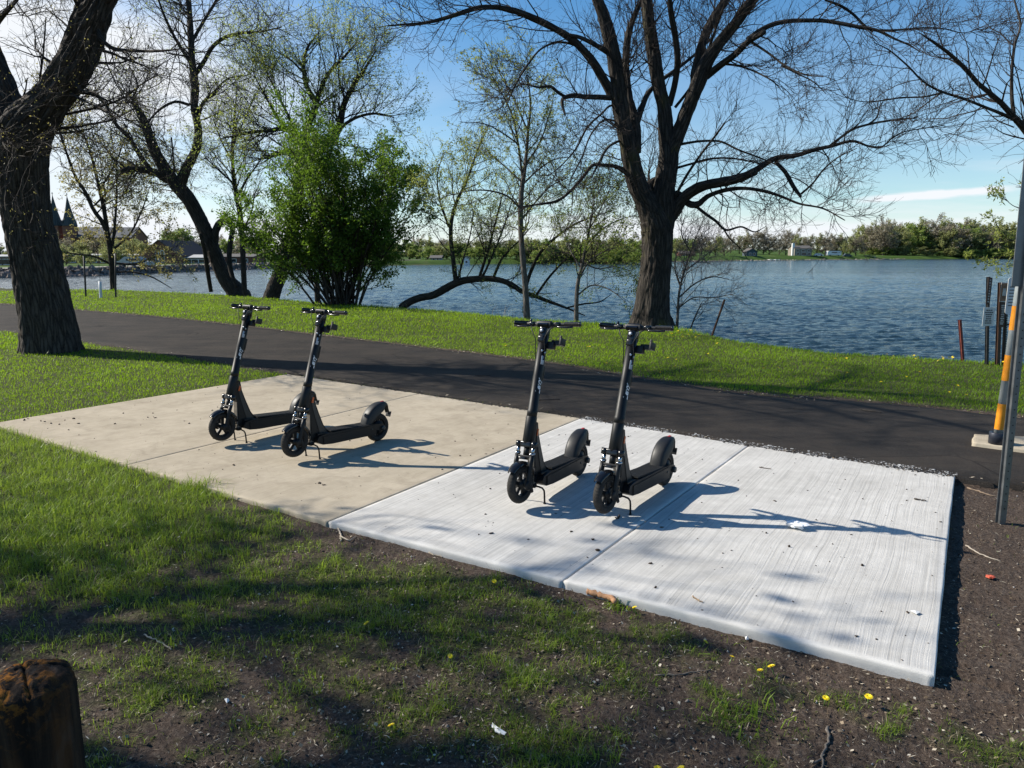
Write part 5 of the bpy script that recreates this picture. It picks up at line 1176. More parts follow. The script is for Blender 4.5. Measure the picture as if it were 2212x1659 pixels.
def church():
    D = 258; root = gable_house('church', 'church with twin pointed dark spires and a long grey roof', 150, 282, D, 513, 490.5, M_brick, M_slate, 12, 'x', [(-.3, .5, 1.0, 3), (-.1, .5, 1.0, 3), (.1, .5, 1.0, 3), (.3, .5, 1.0, 3)], cat='church', z0=-.2)
    b = root.location
    for px, ap in ((119, 421), (150, 423)):
        x = wpix(px, 480, D)[0] - b[0]; w = 3.3; zt = wpix(px, 488, D)[2] + .2; za = wpix(px, ap, D)[2] + .2
        g = Geo(); g.box((x, 0, zt / 2), (w, w, zt)); t = g.build('tower', M_brick, root, False)
        g = Geo(); r = w * .72; V = []
        for z, k in ((zt, 1.0), (zt + 1.2, .86), (zt + (za - zt) * .5, .44), (za - .2, .03)): V += [[x + r * k * math.cos(a), r * k * math.sin(a), z] for a in np.arange(8) * PI / 4 + PI / 8]
        q = [[i * 8 + j, i * 8 + (j + 1) % 8, i * 8 + 8 + (j + 1) % 8, i * 8 + 8 + j] for i in range(3) for j in range(8)]; g.add(V, q)
        for s in range(4): a = s * PI / 2 + PI / 4; g.lathe([(.42, 0), (.40, .2), (.02, 2.2)], 'z', (x + math.cos(a) * w * .62, math.sin(a) * w * .62, zt), 6)
        sp = g.build('spire', M_copper, t, False); g = Geo(); g.box((x, 0, za + .3), (.12, .12, 1.3)); g.box((x, 0, za + .5), (.6, .12, .12)); g.build('cross', M_copper, sp, False)
church()
def small_vehicle(name, label, cat, px, D, L, H, col, camper=False):
    x = wpix(px, 555, D)[0]; z = float(fz(np.array([x]), np.array([D]))[0]) + .05; root = empty(name, (x, D, z)); tag(root, label, cat); M = col
    g = Geo()
    if camper: g.prism([(-L / 2, .45), (L / 2, .45), (L / 2, H), (-L / 2 + .5, H), (-L / 2, H - .6)], -1.1, 1.1)
    else: g.prism([(-L / 2, .3), (L / 2, .3), (L / 2, .8), (L * .32, .92), (L * .18, H), (-L * .25, H), (-L * .42, .9), (-L / 2, .85)], -.85, .85)
    g.build('body', M, root, False)
    for u in (-.3, .3): g = Geo(); g.lathe([(.02, -.12), (.33, -.12), (.33, .12), (.02, .12)], 'y', (u * L, -(1.0 if camper else .8), .33), 16); g.build('wheel', MS_tyre, root)
    g = Geo(); g.box((0, -(1.115 if camper else .865), H * .72), (L * .4, .02, H * .18)); g.build('window', M_darkglass, root, False)
    return root
small_vehicle('camper', 'white camper trailer parked on the lawn right of the cream house', 'camper', 1800, 388, 7, 2.6, M_whitep, True)
small_vehicle('parked_car', 'white car parked on the far shore beside the cream house', 'car', 1768, 378, 4.4, 1.45, M_whitep)
small_vehicle('parked_car', 'dark car parked between the camper and the boat lift', 'car', 1830, 396, 4.6, 1.7, M_teal)
small_vehicle('parked_car', 'silver car on the lakeside road before the brick hall', 'car', 292, 104, 4.4, 1.45, M_lightroof)
def boat_lift():
    D = 415; x = wpix(1878, 556, D)[0]; root = empty('boat_lift', (x, D, WATER)); tag(root, 'white roofed boat lift standing in the water left of the far wood', 'boat lift')
    g = Geo(); g.prism([(-2.9, 1.9), (2.9, 1.9), (2.6, 2.2), (-2.6, 2.2)], -1.5, 1.5); g.build('canopy', M_darkglass, root, False)
    for sx in (-2.5, 2.5):
        for sy in (-1.2, 1.2): g = Geo(); g.box((sx, sy, .7), (.14, .14, 2.6)); g.build('leg', M_whitep, root, False)
    g = Geo(); g.prism([(-2.4, .35), (2.0, .35), (2.7, .95), (-2.4, .95)], -.8, .8); g.build('hull', M_whitep, root, False)
boat_lift()
for px, y, lab in ((1665, 563, 'left of the two small white docks below the cream house lawn'), (1677, 563, 'right of the two small white docks below the cream house lawn')):
    D = 315; g = Geo(); x = wpix(px, 563, D)[0]; g.box((x, D, WATER + .45), (1.7, 3, .16)); g.box((x - .7, D - 1.3, WATER), (.12, .12, 1.4)); g.box((x + .7, D - 1.3, WATER), (.12, .12, 1.4)); tag(g.build('dock', M_whitep, None, False), lab, 'dock')
# ------------------------------------------------------------------ posts, poles, signs
M_galv = plain('galvanised_steel', (.19, .20, .205), .45, .75, .2, 14, .1); M_rust = plain('rusty_steel', (.10, .045, .025), .85, .2, .35, 18, .3); M_darkpost = plain('dark_steel', (.03, .03, .03), .6, .3, .3, 14)
M_redrust = plain('red_rust_paint', (.20, .045, .03), .8, 0, .3, 16, .2); M_brown = plain('brown_sign', (.055, .028, .018), .5, var=.15, sc=4); M_wsign = plain('white_sign', (.62, .62, .60), .5, var=.06, sc=4)
M_ink = plain('dark_lettering', (.05, .05, .055), .6); M_wink = plain('pale_lettering', (.55, .53, .50), .6); M_orangeb = plain('orange_band', (.75, .27, .01), .45, var=.12, sc=18); M_pgrey = plain('pale_grey_band', (.38, .42, .42), .45, .2, .12, 12)
M_pic = plain('sign_picture', (.22, .11, .06), .5, var=.6, sc=14)
def line_rot(p, q):
    z = nrm((np.asarray(q) - p)[None])[0]; x = np.array([1.0, 0, 0]); y = nrm(np.cross(z, x)[None])[0]; x = np.cross(y, z); return np.column_stack([x, y, z])
def channel(g, p, q, w=.045, d=.022, t=.003, holes=True):
    R = line_rot(p, q); L = np.linalg.norm(np.asarray(q) - p); c = (np.asarray(p) + q) / 2
    for dx, dy, sx, sy in ((0, 0, w * .55, t), (-w * .29, d / 2, t, d), (w * .29, d / 2, t, d), (-w * .41, d, w * .26, t), (w * .41, d, w * .26, t)): g.box(c + R @ np.array([dx, dy, 0]), (sx, sy, L), R)
def signs():
    # foreground channel post
    p = gpix(2166, 1131, -.06); q = wpix(2214, 658, p[1]); d = (q - p) / (q[2] - p[2]); q = p + d * 2.7; p = p - d * .35
    root = empty('sign_post', tuple(gpix(2164, 1131, -.06))); tag(root, 'leaning grey steel channel post nearest the camera at the right edge', 'post')
    g = Geo(); channel(g, p, q, .062, .026, .0035); b = g.build('channel', M_galv, root, False)
    k = Geo(); R = line_rot(p, q)
    for i in range(46): k.tube([p + d * (.45 + i * .05) + R @ np.array([0, -.0022, 0]), p + d * (.45 + i * .05) + R @ np.array([0, -.0032, 0])], .0048, 8)
    hl = k.build('holes', M_darkpost, root, False); hl['kind'] = 'stuff'
    s = wpix(2199, 619, p[1]); t = (s[2] - p[2]); c0 = p + d * t; g = Geo(); g.box(c0 + R @ np.array([-.036, .024, .55]), (.085, .006, 1.1), R, bev=.002); pl = g.build('sleeve', M_galv, root, False); settle(root, b, hl, pl)
    # striped pole with collar on its footing
    D = 6.42; p = gpix(2153, 958, .03); q = wpix(2153 + 43.6 * 1.16, 958 - 295 * 1.16, p[1]); d = (q - p) / (q[2] - p[2]); root = empty('striped_pole', tuple(p)); tag(root, 'grey pole with orange bands rising from a dark collar on the small concrete footing', 'pole')
    g = Geo(); g.tube([p, p + d * 3.0], .034, 24); b = g.build('pole', M_pgrey, root); parts = [b]
    def hz(y):                                            # height on the pole seen at image row y
        lo, hi = 0, 3.0
        for _ in range(40):
            m_ = (lo + hi) / 2; w = p + d * m_; dy = w[1] * math.cos(PITCH) - (w[2] - CAMH) * math.sin(PITCH); v = w[1] * math.sin(PITCH) + (w[2] - CAMH) * math.cos(PITCH)
            yy = 829.5 - F * v / dy
            if yy > y: lo = m_
            else: hi = m_
        return lo
    for a, c in ((927, 872), (822, 767), (713, 661), (600, 545)):
        z0, z1 = hz(a), hz(c); g = Geo(); g.tube([p + d * z0, p + d * z1], .0352, 24, caps=False); parts.append(g.build('band', M_orangeb, root))
    g = Geo(); g.lathe([(.03, .0), (.062, 0), (.066, .002), (.066, .095), (.062, .10), (.040, .10), (.038, .085)], 'z', tuple(p), 28); parts.append(g.build('collar', plain('dark_collar', (.03, .035, .05), .45, .3, .2, 12), root)); settle(root, *parts)
    # lake signs
    D = 11.35
    def post(g, px, y0, y1, w=.05, lean=0):
        a = wpix(px, y0, D); b_ = wpix(px + lean, y1, D); channel(g, a - [0, 0, .3], b_, w, .03, .004); return a, b_
    def panel(root, name, mat, x0, x1, y0, y1, off=-.03, th=.006, bev=.002, lines=0, ink=None, skew=0, lx=.8, seed=0, top=.1, parent=None):
        a = wpix((x0 + x1) / 2, (y0 + y1) / 2, D + off); w = (x1 - x0) / F * D; h = (y1 - y0) / F * D; g = Geo(); g.box(a, (w, th, h), None, bev=bev); o = g.build(name, mat, parent or root, False); ps = [o]
        if lines:
            rs = np.random.RandomState(seed); g = Geo()
            for i in range(lines):
                z = a[2] + h / 2 - h * top - (i + .5) * h * (1 - 2 * top) / lines; ww = w * lx * rs.uniform(.55, 1); nwd = rs.randint(2, 5); xx = a[0] - ww / 2
                for k in range(nwd): seg = ww / nwd; g.box((xx + seg * (k + .5), a[1] - th / 2 - .002, z), (seg * .78, .002, h * .42 / lines)); 
            l = g.build('lettering', ink, o, False); l['kind'] = 'stuff'; ps.append(l)
        return ps
    def sroot(px, y, lab): r = empty('lake_sign', tuple(wpix(px, y, D))); tag(r, lab, 'sign'); return r
    r = sroot(2137, 785, 'post with a narrow brown sign above a white notice, leftmost of the lake signs'); g = Geo(); post(g, 2137, 787, 598); ps = [g.build('post', M_darkpost, r, False)]
    ps += panel(r, 'narrow_sign', M_brown, 2132.5, 2141, 600, 657, -.035, lines=9, ink=M_wink, lx=.4, seed=1, top=.05); ps += panel(r, 'notice', M_wsign, 2123.5, 2147, 664, 704, -.035, lines=7, ink=M_ink, seed=2, bev=.003); settle(r, *ps)
    r = sroot(2161, 783, 'brown post with a picture sign above a brown text sign, middle of the lake signs'); g = Geo(); post(g, 2160, 787, 610, .075, 4); ps = [g.build('post', M_brown, r, False)]
    ps += panel(r, 'picture_sign', M_pic, 2162, 2176, 612, 650, -.045, lines=2, ink=M_wink, seed=3, top=.3, lx=.6); ps += panel(r, 'frame', M_wsign, 2161, 2177, 610.5, 651.5, -.038); ps += panel(r, 'text_sign', M_brown, 2158.5, 2172, 652.5, 707, -.045, lines=11, ink=M_wink, lx=.7, seed=4); settle(r, *ps)
    r = sroot(2174, 781, 'perforated dark post with two short arms, rightmost of the lake signs'); g = Geo(); post(g, 2172, 785, 656, .05, 4); a = wpix(2180, 657, D); g.box(a, (.14, .05, .035)); a = wpix(2182, 701, D); g.box(a, (.12, .03, .02)); ps = [g.build('post', M_darkpost, r, False)]
    k = Geo()
    for i in range(24): a = wpix(2172 + 4 * i / 24, 780 - i * 5, D - .006); k.box(a, (.012, .003, .012))
    o = k.build('holes', M_pgrey, r, False); o['kind'] = 'stuff'; ps.append(o); settle(r, *ps)
    # rounded white sign partly behind the striped pole
    D2 = 8.6; a = wpix(2190, 639, D2); r = empty('rounded_sign', (a[0] + .06, D2, 0)); tag(r, 'white sign with rounded corners half hidden behind the striped pole', 'sign')
    g = Geo(); w, h = .165, .42; pr = []
    for cx, cz, a0 in ((w / 2 - .03, h / 2 - .03, 0), (-w / 2 + .03, h / 2 - .03, 90), (-w / 2 + .03, -h / 2 + .03, 180), (w / 2 - .03, -h / 2 + .03, 270)): pr += [(cx + .03 * math.cos(rad(a0 + t)), cz + .03 * math.sin(rad(a0 + t))) for t in (0, 30, 60, 90)]
    g.prism([(a[0] + x, a[2] + z) for x, z in pr], D2 - .003, D2 + .003); o1 = g.build('notice', M_wsign, r, False); g = Geo()
    for i in range(7): g.box((a[0] - .01, D2 - .005, a[2] + .10 - i * .035), (.10, .002, .010))
    g.tube([(a[0], D2 - .0035, a[2] + .155), (a[0], D2 - .0055, a[2] + .155)], .018, 16); o2 = g.build('lettering', M_ink, o1, False); o2['kind'] = 'stuff'; g = Geo(); channel(g, np.array([a[0] + .05, D2 + .004, -.3]), np.array([a[0] + .06, D2 + .004, a[2] + .2])); o3 = g.build('post', M_galv, r, False); settle(r, o1, o2, o3)
signs()
def footing():
    c = [gpix(2104, 944, .0), gpix(2098, 962, .0), gpix(2260, 984, 0), gpix(2270, 952, 0)]; g = Geo(); n = 60; P = np.array(c)[:, :2]; out = []
    for i in range(4):
        a, b = P[i], P[(i + 1) % 4]
        for t in np.linspace(0, 1, 15, endpoint=False): out.append(a + (b - a) * t)
    out = np.array(out); ce = out.mean(0); out = ce + (out - ce) * (1 + .035 * noise3(out[:, 0] * 9, out[:, 1] * 9, 2)[:, None]); k = len(out)
    rings = [np.column_stack([ce + (out - ce) * f, np.full(k, z)]) for f, z in ((1, -.1), (1, .02), (.985, .028), (.9, .03), (.02, .03))]
    V = np.concatenate(rings); i = np.arange(4)[:, None] * k; j = np.arange(k)[None]; j2 = (j + 1) % k; q = np.stack([i + j, i + j2, i + k + j2, i + k + j], -1).reshape(-1, 4)
    g.add(V, q); tag(g.build('concrete_footing', M_old), 'small pale concrete footing in the asphalt under the striped pole', 'footing')
footing()
def stake(name, px0, y0, px1, y1, r, mat, label, cat, z0=0.0, k=8, group=None, chan=False):
    D = DY(y0, z0); a = wpix(px0, y0, D); b = wpix(px1, y1, D); g = Geo(); d = nrm((b - a)[None])[0]
    if chan: channel(g, a - d * .3, b, r * 2, r, .004)
    else: g.tube([a - d * .3, a, b * .5 + a * .5, b], [r, r, r, r * .95], k)
    o = g.build(name, mat, None, not chan); M_ = Matrix.Translation(Vector((-a[0], -a[1], -a[2]))); o.data.transform(M_); o.location = tuple(a); tag(o, label, cat, group); return o
stake('metal_stake', 1539, 724, 1566, 647, .020, M_rust, 'rusty stake leaning right at the bank beside the bare shrub', 'stake', chan=True)
stake('metal_stake', 2081, 772, 2075, 691, .028, M_redrust, 'reddish rusty stake leaning left by the water, left of the lake signs', 'stake', z0=-.1, chan=True)
stake('metal_stake', 185.5, 640, 181, 553, .035, M_darkpost, 'dark stake left of the white tube on the left lawn', 'stake')
stake('metal_stake', 250, 641, 249.5, 547, .035, M_darkpost, 'dark stake right of the white tube on the left lawn', 'stake')
stake('tree_tube', 218, 643, 216, 608, .055, M_whitep, 'white plastic tree tube between two dark stakes on the left lawn', 'tree tube', k=14)
stake('sapling_stem', 216.5, 612, 212, 545, .016, M_bark_grey, 'thin sapling stem growing out of the white tree tube', 'sapling')
stake('stump_post', 686, 650, 684, 600, .10, M_bark, 'short dark trunk stub at the left foot of the green bush', 'stub', k=14)

def wood_post():
    D = 1.72; a = wpix(55, 1462, D); rng = np.random.RandomState(4); cx = a[0]; zt = a[2] - .012; n, k = 60, 96; th = np.linspace(0, 2 * PI, k, endpoint=False); R0 = .108
    z = np.linspace(-.3, zt, n); T, Z = np.meshgrid(th, z); r = R0 + .004 * noise3(np.cos(T) * 3, np.sin(T) * 3, Z * .8) + .0035 * noise3(np.cos(T) * 22, np.sin(T) * 22, Z * 1.2)
    crack = np.exp(-((T - 4.75) / .025) ** 2) + .8 * np.exp(-((T - 5.25) / .018) ** 2) + .7 * np.exp(-((T - 4.2) / .02) ** 2); r = r - .012 * crack * sstep(Z, zt - .4, zt)
    r = r * (1 - .05 * sstep(Z, zt - .03, zt)); V = [np.stack([cx + r * np.cos(T), D + r * np.sin(T), Z], -1).reshape(-1, 3)]
    rr = np.linspace(.94, .02, 26)
    for f in rr:
        R_ = r[-1] * f; x, y = R_ * np.cos(th), R_ * np.sin(th); zz = zt + .030 * (1 - f ** 2.5) + .006 * fbm(x * 60, y * 60, 1.2, 3) + .010 * fbm(x * 18, y * 18, 4.2, 2) - .012 * np.exp(-((x * .8 + y * .6) / .004) ** 2) - .010 * np.exp(-((x * .3 - y * .9 + .03) / .003) ** 2)
        V.append(np.column_stack([cx + x, D + y, zz]))
    V = np.concatenate(V); nr = n + len(rr); i = np.arange(nr - 1)[:, None] * k; j = np.arange(k)[None]; j2 = (j + 1) % k; q = np.stack([i + j, i + j2, i + k + j2, i + k + j], -1).reshape(-1, 4); V[:, 0] -= cx; V[:, 1] -= D
    g = Geo(); g.add(V, q)
    m = MB('weathered_post'); o = m.tc(); gr = m.noise(m.mapping(o, (30, 30, 1.6)), 1, 6, .7, .5); pat = m.noise(m.mapping(o, (7, 7, 3)), 1, 5, .65, .5); top = m.N('ShaderNodeSeparateXYZ'); m.L(o, top.inputs[0])
    c = m.ramp(gr, [(.25, (.004, .0035, .003)), (.5, (.02, .013, .009)), (.75, (.075, .047, .028))]); c = m.mix(m.rng_(pat, .52, .7, 0, .6), c, (.13, .12, .11)); c = m.mix(m.rng_(m.noise(m.mapping(o, (9, 9, 2)), 1, 3), .5, .62, 0, .5), c, (.11, .045, .015))
    lic = m.noise(o, 26, 6, .75, .6); h = m.rng_(top.outputs[2], zt - .14, zt + .01, 0, 1); side = m.rng_(top.outputs[0], .09, -.02, 0, 1)
    lf = m.math('MULTIPLY', m.math('MULTIPLY', m.rng_(lic, .50, .57), h), m.math('ADD', m.math('MULTIPLY', side, .8), .2)); c = m.mix(lf, c, m.ramp(m.noise(o, 90, 3), [(.3, (.16, .06, .01)), (.7, (.40, .15, .018))]))
    m.set(c, .95, m.bump(m.math('ADD', gr, m.math('MULTIPLY', lic, .7)), .9, .006), spec=.2); ob = g.build('wooden_post', m.mat); ob.location = (cx, D, 0); tag(ob, 'weathered round wooden post with orange lichen on its top', 'post')
wood_post()

# ------------------------------------------------------------------ litter and fallen bits
def onground(x, y, z):                                  # photo point dropped on the soil (z < 0) or on the hard surface (z >= 0)
    if z >= 0: return gpix(x, y, z)
    zz = -.03
    for _ in range(3): p = gpix(x, y, zz); zz = max(-.09, float(ground_info(np.array([p[0]]), np.array([p[1]]))[0][0]))
    return np.array([p[0], p[1], zz])
def crumple(name, px, py, size, col, label, cat, seed, z=0.0, flat=.4, rough=.7, elong=1.0):
    rng = np.random.RandomState(seed); bm = bmesh.new(); bmesh.ops.create_icosphere(bm, subdivisions=3, radius=1); v = np.array([p.co[:] for p in bm.verts]); t = [[p.index for p in f.verts] for f in bm.faces]; bm.free()
    d = 1 + .55 * noise3(v[:, 0] * 1.6 + seed, v[:, 1] * 1.6, v[:, 2] * 1.6) + .3 * np.abs(noise3(v[:, 0] * 4 + seed, v[:, 1] * 4, v[:, 2] * 4)); v = v * d[:, None] * [size * elong, size, size * flat]; v[:, 2] -= v[:, 2].min()
    g = Geo(); g.add(v, None, t); o = g.build(name, plain(name + '_mat', col, rough, var=.12, sc=60), None, False); p = onground(px, py, z); o.location = (p[0], p[1], p[2] + .001); o.rotation_euler = (0, 0, rng.rand() * 6); tag(o, label, cat); return o
crumple('crumpled_tissue', 1719, 1141, .040, (.8, .8, .8), 'crumpled white tissue lying across the scooter shadow on white concrete', 'litter', 1, 0, .5, .7, 1.25)
crumple('wrapper', 2139, 1252, .018, (.55, .10, .05), 'small orange red wrapper on the dirt right of the white concrete', 'litter', 2, -.05, .4)
def flat_scrap(name, pts, col, label, cat, z=-.035, th=.002, seed=0):
    z = onground(*np.mean(pts, 0), z)[2] + (.004 if z < 0 else 0); P = np.array([gpix(x, y, z)[:2] for x, y in pts]); c = P.mean(0); n = len(P); zz = .006 * np.random.RandomState(seed).rand(n)
    V = np.concatenate([np.column_stack([P - c, zz + th]), np.column_stack([P - c, zz]), [[0, 0, .012], [0, 0, .006]]]); t = [[i, (i + 1) % n, 2 * n] for i in range(n)] + [[n + (i + 1) % n, n + i, 2 * n + 1] for i in range(n)]; q = [[i, n + i, n + (i + 1) % n, (i + 1) % n] for i in range(n)]
    g = Geo(); g.add(V, q, t); o = g.build(name, plain(name + '_mat', col, .8, var=.15, sc=60), None, False); o.location = (c[0], c[1], z); tag(o, label, cat)
flat_scrap('paper_scrap', [(1058, 1567), (1064, 1564), (1072, 1574), (1094, 1584), (1090, 1589), (1070, 1582)], (.75, .75, .73), 'long white paper scrap on the bare soil near the bottom', 'litter', seed=1)
flat_scrap('paper_scrap', [(485, 1512), (492, 1509), (496, 1515), (490, 1521)], (.7, .7, .68), 'small white paper scrap in the shaded grass at lower left', 'litter', seed=2)
flat_scrap('paper_scrap', [(1609, 1378), (1615, 1376), (1618, 1382), (1611, 1384)], (.62, .62, .60), 'small pale scrap in the grass below the white concrete edge', 'litter', seed=3)
flat_scrap('wood_chip', [(1966, 1322), (1974, 1320), (1988, 1325), (1980, 1329)], (.7, .7, .68), 'pale flat chip near the right edge of the white concrete', 'chip', z=.002, seed=4)
def stick(px, r, col, label, z=-.03, name='stick', cat='stick', fork=None, seed=0):
    P = np.array([onground(x, y, z) for x, y in px]); P = resample_path(P, 14); rs = np.random.RandomState(seed); P[:, 2] += r + .004 * np.abs(noise3(np.arange(14) * .5, seed, 0)) ; P[:, :2] += .003 * rs.randn(14, 2); c = P.mean(0); g = Geo(); rr = np.linspace(r, r * .6, 14) * (1 + .12 * rs.randn(14)); g.tube(P - c, rr, 8)
    if fork: Q = np.array([onground(x, y, z) for x, y in fork]); Q = resample_path(Q, 8); Q[:, 2] += r; g.tube(Q - c, np.linspace(r * .8, r * .4, 8), 6)
    o = g.build(name, plain(name + str(seed), col, .85, var=.3, sc=40, bump=.2)); o.location = tuple(c); tag(o, label, cat); return o
stick([(1785, 1572), (1788, 1600), (1778, 1628), (1775, 1662)], .006, (.13, .11, .09), 'grey crooked stick standing out at the bottom right', fork=[(1775, 1640), (1760, 1650), (1750, 1652)], seed=1)
stick([(312, 1371), (330, 1380), (352, 1392), (372, 1404)], .004, (.40, .34, .26), 'pale straight stick in the grass at lower left', seed=2)
stick([(1974, 1079), (1985, 1081), (2000, 1083)], .006, (.06, .05, .04), 'short dark stick near the back right corner of the white concrete', z=0, seed=3)
stick([(1497, 1290), (1505, 1296), (1515, 1302)], .004, (.30, .21, .13), 'short tan stick on the white concrete near its front edge', z=0, seed=4)
stick([(2085, 1180), (2120, 1200), (2160, 1214)], .005, (.35, .30, .24), 'long pale stick on the dirt right of the white concrete', z=-.05, seed=5)
stick([(2090, 1055), (2140, 1072), (2158, 1075)], .006, (.22, .16, .11), 'brown stick on the dirt by the back right corner of the white concrete', z=-.05, seed=6)
stick([(1270, 1284), (1290, 1291), (1318, 1301), (1330, 1308)], .020, (.42, .22, .11), 'torn orange brown chunk of wood against the front edge of the white concrete', z=-.06, name='wood_chunk', cat='wood chunk', seed=7)
stick([(1268, 1276), (1300, 1290), (1335, 1304)], .007, (.30, .17, .10), 'splinter lying behind the torn wood chunk', z=-.055, seed=8)
stick([(575, 1192), (640, 1192), (690, 1185)], .004, (.13, .10, .08), 'dark twig on the bare patch below the tan concrete', seed=9)
stick([(728, 1138), (738, 1160), (735, 1172)], .007, (.33, .28, .22), 'forked pale root stub at the front corner where the pads meet', z=-.05, fork=[(735, 1160), (755, 1172), (770, 1160)], seed=10)
stick([(715, 1128), (760, 1150), (830, 1162)], .004, (.45, .40, .33), 'long white dry root along the front edge near the pad joint', z=-.045, seed=11)
stick([(915, 1187), (935, 1200), (960, 1204)], .004, (.36, .30, .22), 'dry stalk along the front edge of the white concrete', z=-.05, seed=12)
stick([(1415, 1462), (1475, 1458), (1540, 1449)], .004, (.16, .13, .10), 'thin dark twig in the grass below the white concrete', z=-.04, seed=13)
stick([(1025, 770 + 42), (1060, 812)], .006, (.03, .025, .02), 'short dark twig on the path behind the scooters', z=0, seed=14)
stick([(1163, 865), (1210, 864)], .007, (.025, .02, .018), 'dark twig on the path right behind the white concrete', z=0, seed=15)
stick([(1104, 796 - 20), (1135, 779)], .006, (.03, .025, .02), 'tiny dark twig on the sunny part of the path', z=0, seed=16)
stick([(1858, 668 + 218), (1905, 892)], .006, (.05, .04, .03), 'brown twig on the path near the lawn', z=0, seed=17)
stick([(1338, 1116), (1334, 1122), (1330, 1120)], .006, (.04, .03, .025), 'tiny black twig under the nearest scooter wheel', z=0, seed=18)
stick([(1640, 1010), (1665, 1014)], .004, (.12, .10, .08), 'thin twig on the white concrete between scooter and joint', z=0, seed=19)
stick([(1180, 1563), (1184, 1586)], .0022, (.35, .32, .25), 'thin dry stalk beside the long paper scrap', z=-.03, seed=20)

# dandelions
def dandelions():
    near = [(1064, 1248), (802, 1339), (967, 1404), (852, 1562), (1377, 1307), (1423, 1651), (1575, 1413), (1647, 1443), (1678, 1441), (1782, 1498), (1878, 1500), (1512, 1377), (1485, 1655), (263, 1269)]
    rs = np.random.RandomState(12); far = []
    far += [(1440 + 95 * rs.rand(), 702 + 30 * rs.rand()) for _ in range(34)]; far += [(x, 768 + 14 * rs.rand() + (x - 1900) * .02) for x in rs.uniform(1800, 2190, 30)]; far += [(rs.uniform(1040, 1700), rs.uniform(722, 812)) for _ in range(34)]; far += [(rs.uniform(1720, 2180), rs.uniform(800, 860)) for _ in range(12)]; far += [(rs.uniform(650, 1050), rs.uniform(690, 735)) for _ in range(7)]
    M_y = plain('dandelion_yellow', (.90, .70, .015), .6, var=.1, sc=200); M_st = plain('dandelion_stem', (.09, .16, .03), .6)
    def proto():
        r = empty('dandelion'); g = Geo(); rs = np.random.RandomState(1)
        for ring, (rad_, up, n) in enumerate(((.017, .3, 26), (.013, .75, 22), (.008, 1.4, 16))):
            a = np.linspace(0, 2 * PI, n, endpoint=False) + rs.rand(n) * .2
            for t in a:
                d = np.array([math.cos(t), math.sin(t), up * .5]); s = np.array([-math.sin(t), math.cos(t), 0]) * .0022; b = np.array([0, 0, .055]); e = b + d * rad_; m_ = b + d * rad_ * .6
                g.add([b, m_ + s, e, m_ - s], [[0, 1, 2, 3]])
        h = g.build('flower_head', M_y, r, False); g = Geo(); g.tube([(0, 0, -.02), (.003, 0, .03), (0, 0, .056)], [.0022, .002, .003], 6); s = g.build('stem', M_st, r); return r, h, s
    P = proto(); first = True
    NL = ['dandelion just below the front edge, between the joints of the white concrete', 'dandelion left of centre in the thin grass below the pad joint', 'dandelion in the dry patch between the long paper scrap and the white concrete', 'large dandelion nearest the bottom edge, left of the long paper scrap', 'dandelion against the front edge just right of the torn wood chunk', 'dandelion cut by the bottom edge, left of the crooked stick',
          'large dandelion right of the thin dark twig below the white concrete', 'left one of two small dandelions close together at lower right', 'right one of two small dandelions close together at lower right', 'dandelion below the front corner of the white concrete, left of the last one', 'rightmost dandelion, below the front right corner of the white concrete', 'small dandelion close to the white concrete edge above the thin dark twig', 'dandelion at the bottom edge beside the broad bladed tuft', 'tiny dandelion far left in the shaded grass above the pale stick']
    for i, (x, y) in enumerate(near + far):
        p = gpix(x, y, -.01); big = i < len(near); zz = float(ground_info(np.array([p[0]]), np.array([p[1]]))[0][0])
        if zz < -.14: continue
        p = gpix(x, y, zz + .045)
        if first: r = P[0]; first = False
        else:
            r = P[0].copy(); COL.objects.link(r)
            for q in P[1:]: c = q.copy(); c.parent = r; COL.objects.link(c)
        r.location = (p[0], p[1], zz - (.012 if big else -.025)); r.rotation_euler = (rs.uniform(-.5, .5), rs.uniform(-.5, .5), rs.rand() * 6); s = rs.uniform(.75, 1.1) if big else rs.uniform(.8, 1.35); r.scale = (s, s, s if big else 1.1)
        tag(r, NL[i] if big else 'yellow dandelion in the bright lawn between path and lake', 'flower', 'dandelions in the foreground' if big else 'dandelions on the far lawn')
dandelions()

